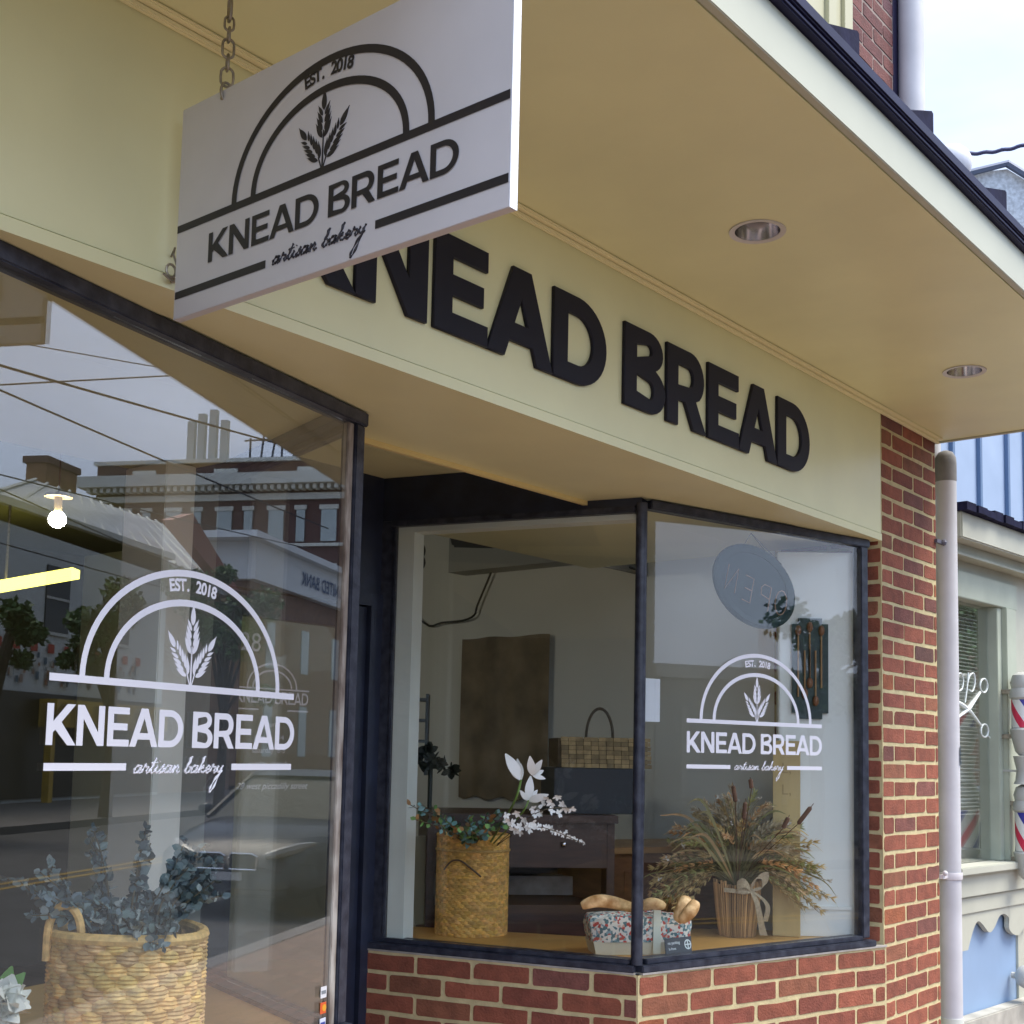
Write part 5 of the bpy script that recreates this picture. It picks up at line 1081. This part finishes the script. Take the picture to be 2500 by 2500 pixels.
for x in (49.5, 53.6, 57.7, 61.8):
    for z, h_ in ((5.0, 2.0), (1.2, 2.3)): block(BKb, 'bank_window', LGL, (x, -18.05, z), (x + .9, -17.95, z + h_))
me = text_mesh('UNITED BANK', .86, bold=.012, align='LEFT'); me.transform(Matrix(((-1,0,0,57.9),(0,0,1,-17.55),(0,1,0,8.98),(0,0,0,1)))); me.materials.append(mat('bank_letters', (.05, .10, .22), .5)); link('sign_lettering', me, BKb)
block(BKb, 'sign_mark', mat('bank_teal', (.05, .35, .38), .5), (58.2, -17.58, 8.9), (58.5, -17.5, 9.7))
GHo = empty('clapboard_house', (8, -16, 0), 'grey clapboard building reflected at the left of the right window', 'building')
b = MB(); b.box((2, -22, 0), (12.4, -14.2, 8.5))
for i in range(34): b.box((2, -14.2, .4 + i * .24), (12.42, -14.15, .62 + i * .24))
b.build('clapboard_wall', mat('clapboard', (.34, .34, .29), .8, noise=.1), GHo)
for x in (3.5, 7.5): block(GHo, 'house_window', DGL, (x, -14.149, 4), (x + 1.2, -14.10, 6)); block(GHo, 'house_window', DGL, (x, -14.149, 1), (x + 1.2, -14.10, 2.8))
SHb = empty('low_white_shop', (16, -15, 0), 'low pale shop front with white trim reflected in the right window', 'building')
block(SHb, 'shop_wall', mat('shop_grey', (.36, .40, .38), .8), (12.6, -20, 0), (23.5, -14.4, 3.0)); block(SHb, 'shop_cornice', PALE, (12.5, -20, 3.01), (23.5, -14.2, 3.25))
for x in (13.2, 15.4, 17.6, 19.8): w_ = block(SHb, 'shop_pane', LGL, (x, -14.39, .8), (x + 1.6, -14.34, 2.4)); block(w_, 'pane_frame', PALE, (x - .1, -14.38, .7), (x, -14.3, 2.5))
# trees
BARK = mat('bark', (.08, .06, .045), .9, noise=.3, nscale=9); FOL = mat('foliage', (.05, .10, .03), .7, attr=True)
def tree(x, y, H, R, label, seed, zc=None, n=2600):
    r = random.Random(seed); t = empty('street_tree', (x, y, 0), label, 'tree', 'street trees reflected in the glass'); zc = zc or H * .68
    b = MB(); P = [V3(x, y, -.02), V3(x + .1, y, H * .25), V3(x - .05, y + .1, H * .5), V3(x, y, H * .8)]; Q = curve_pts(P, 4); b.tube(Q, [.16 * (1 - .8 * i / len(Q)) for i in range(len(Q))], 8)
    cl = []
    for k in range(11):
        a = r.uniform(0, 2*pi); h_ = r.uniform(-.7, .8); rr = R * r.uniform(.35, .8) * sqrt(1 - h_ * h_ * .7); c_ = V3(x + rr * cos(a), y + rr * sin(a), zc + h_ * (H - zc)); cl.append((c_ + rnd_unit(r) * R * .35, R * r.uniform(.18, .42)))
        b.tube(curve_pts([V3(x, y, H * r.uniform(.3, .55)), V3(x, y, H * .6).lerp(c_, .6), c_], 3), [.06, .05, .045, .04, .03, .02, .012], 5)
    b.build('trunk', BARK, t); b = MB()
    for i in range(n):
        c_, q = r.choice(cl); d = rnd_unit(r) * q * (r.random() ** .45); d.z *= .8; v = r.uniform(.5, 1.6); leaf(b, c_ + d, rnd_unit(r), rnd_unit(r), .13, .052, (.075*v, .135*v, .045*v), 2)
    b.build('crown', FOL, t)
tree(18.9, -10.2, 4.1, .8, 'leafy street tree reflected at the far left edge of the glass', 1, 3.2)
tree(24.1, -10.8, 5.0, 1.0, 'leafy street tree reflected left of the white column', 2, 3.9)
tree(30.0, -10.9, 6.3, 1.7, 'taller leafy street tree reflected in front of the bank', 3, 4.0, 4200)
tree(14.6, -12.4, 4.4, 1.2, 'round leafy tree reflected in the middle of the right window', 4, 3.5)
tree(19.4, -13.0, 5.2, 1.5, 'leafy tree reflected behind the oval sign', 5, 4.3)
# utility wires (each its own thing)
WIR = mat('wire', (.02, .02, .03), .6)
def wire(a, c_, sag, label, rad=.022):
    a, c_ = V3(*a), V3(*c_); d = c_ - a; a = a - d * .8; c_ = c_ + d * 1.5; b = MB(); b.tube([a.lerp(c_, k/24) - V3(0, 0, sag * 4 * (k/24) * (1 - k/24)) for k in range(25)], rad * .6, 5)
    tag(b.build('utility_wire', WIR), label, 'wire', 'utility wires over the street')
wire((13.99,-7,6.72), (23.05,-7,8.0), .10, 'thick dark wire reflected crossing the sky from upper left', .035)
wire((14.02,-7,6.35), (19.17,-7,6.51), .05, 'dark wire reflected falling towards the hotel', .028)
wire((14.02,-7,6.38), (18.29,-7,7.8), .0, 'straight dark wire reflected rising to the canopy edge', .022)
wire((14.8,-7,7.18), (17.06,-7,7.69), .0, 'thin dark wire reflected just under the canopy edge', .016)
wire((14.14,-7,5.21), (18.81,-7,5.56), .05, 'thin dark wire reflected passing the chimney', .018)
wire((14.23,-7,4.28), (17.94,-7,4.30), .04, 'lowest thin wire reflected over the white building', .016)
wire((13.0,-9,5.9), (18.9,-9,5.6), .05, 'thin wire reflected across the right window', .02)
# parked car
CARP = mat('car_paint', (.018, .022, .030), .25, coat=0, spec=.20); CG = mat('car_glass', (.012, .022, .028), .3, spec=.04); TYR = mat('tyre', (.02, .02, .02), .8); CHR = mat('chrome', (.7, .72, .75), .12, metal=1)
def car():
    t = empty('parked_car', (13.2, -2.05, -.14), 'dark grey sedan parked at the kerb facing the camera, reflected in the left window', 'car')
    x0, yc, g = 11.0, -2.05, -.14
    S = [(.0,.30,.52,.50,.70),(.08,.22,.60,.66,.78),(.25,.18,.74,.80,.86),(.8,.18,.88,.89,.90),(1.25,.18,.95,.90,.91),(2.2,.18,.97,.91,.92),(3.4,.18,1.0,.90,.91),(4.1,.22,1.02,.84,.88),(4.55,.30,.95,.74,.82),(4.68,.42,.80,.66,.74)]
    b = MB(); vs_ = []; k = 14
    for (dx, zl, zh, wt_, wb) in S:
        ring = []
        for i in range(k):
            a = 2*pi*(i + .5)/k; ex = .42; cy_ = math.copysign(abs(cos(a)) ** ex, cos(a)); cz_ = math.copysign(abs(sin(a)) ** ex, sin(a)); wv = wb if cz_ < 0 else (wb + (wt_ - wb) * cz_)
            ring.append(V3(x0 + dx, yc + wv * cy_, g + (zl + zh)/2 + (zh - zl)/2 * cz_))
        vs_ += ring
    n = len(S); b.add(vs_, [(i*k+j, i*k+(j+1)%k, (i+1)*k+(j+1)%k, (i+1)*k+j) for i in range(n-1) for j in range(k)] + [tuple(range(k))[::-1], tuple((n-1)*k+j for j in range(k))]); body = b.build('body', CARP, t, smooth=True)
    b = MB(); C_ = [(1.25,.93,.93,.80,.82),(1.95,.93,1.38,.60,.80),(2.5,.93,1.44,.60,.81),(3.2,.93,1.41,.59,.80),(4.1,.95,.99,.66,.74)]; vs_ = []
    for (dx, zl, zh, wt_, wb) in C_: vs_ += [V3(x0+dx, yc-wb, g+zl), V3(x0+dx, yc-wt_, g+zh), V3(x0+dx, yc+wt_, g+zh), V3(x0+dx, yc+wb, g+zl)]
    b.add(vs_, [(i*4+j, i*4+j+1, i*4+5+j, i*4+4+j) for i in range(4) for j in range(3)]); b.build('glasshouse', CG, t)
    b = MB(); b.add([V3(x0+dx, yc+s*.60, g+z) for dx, z in ((1.9,1.385),(2.5,1.45),(3.25,1.42)) for s in (-1, 1)] , [(0,1,3,2),(2,3,5,4)]); b.tube([V3(x0+1.22,yc-.80,g+.93), V3(x0+1.93,yc-.60,g+1.385), V3(x0+2.5,yc-.6,g+1.45), V3(x0+3.3,yc-.59,g+1.41), V3(x0+4.15,yc-.66,g+.98)], .025, 5); b.tube([V3(x0+1.22,yc+.80,g+.93), V3(x0+1.93,yc+.60,g+1.385), V3(x0+2.5,yc+.6,g+1.45), V3(x0+3.3,yc+.59,g+1.41), V3(x0+4.15,yc+.66,g+.98)], .025, 5); b.build('roof', CARP, t)
    for dx in (.95, 3.75):
        for s in (-1, 1):
            b = MB(); m_ = Matrix.Translation((x0+dx, yc+s*.80, g+.32)) @ Matrix.Rotation(pi/2, 4, 'X'); b.lathe([(.20,-.10),(.31,-.10),(.325,-.05),(.325,.05),(.31,.10),(.20,.10)], 28, m_); wh = b.build('wheel', TYR, t, smooth=True); b = MB(); b.lathe([(.01,-.08),(.2,-.105),(.2,.105),(.01,.08)], 20, m_); b.build('rim', CHR, wh, smooth=True)
    for s in (-1, 1):
        b = MB(); b.tube([V3(x0+.05, yc+s*.38, g+.62), V3(x0+.11, yc+s*.52, g+.655), V3(x0+.24, yc+s*.66, g+.70), V3(x0+.42, yc+s*.76, g+.735)], [.03, .055, .055, .02], 8); b.build('headlight', mat('headlight', (.22,.21,.19), .2), t, smooth=True)
        b = MB(); c_ = V3(x0 - .012, yc + s*.17, g+.56); b.prism([(-.14,-.07),(.14,-.07),(.15,.06),(.10,.085),(-.12,.085),(-.15,.03)], -.03, 0, Matrix(((0,0,-1,c_.x),(1,0,0,c_.y),(0,1,0,c_.z),(0,0,0,1)))); gr = b.build('grille', mat('grille_black', (.01,.01,.01), .4), t)
        b = MB(); b.tube([c_ + V3(-.01, a, h_) for a, h_ in ((-.14,-.07),(.14,-.07),(.15,.06),(.10,.085),(-.12,.085),(-.15,.03))], .010, 6, closed=True); b.build('grille_surround', CHR, gr)
        b = MB(); b.ball(V3(x0+1.55, yc+s*.98, g+1.0), .09, 10, sc=(.6,1.1,.7)); b.build('wing_mirror', CARP, t, smooth=True)
    b = MB(); b.box((x0+.02, yc-.62, g+.24), (x0+.06, yc+.62, g+.36)); b.build('lower_intake', mat('grille_black', (.01,.01,.01), .4), t)
    b = MB(); b.box((x0-.02, yc-.16, g+.38), (x0+.0, yc+.16, g+.46)); b.build('number_plate', mat('plate', (.5,.5,.5), .5), t)
car()
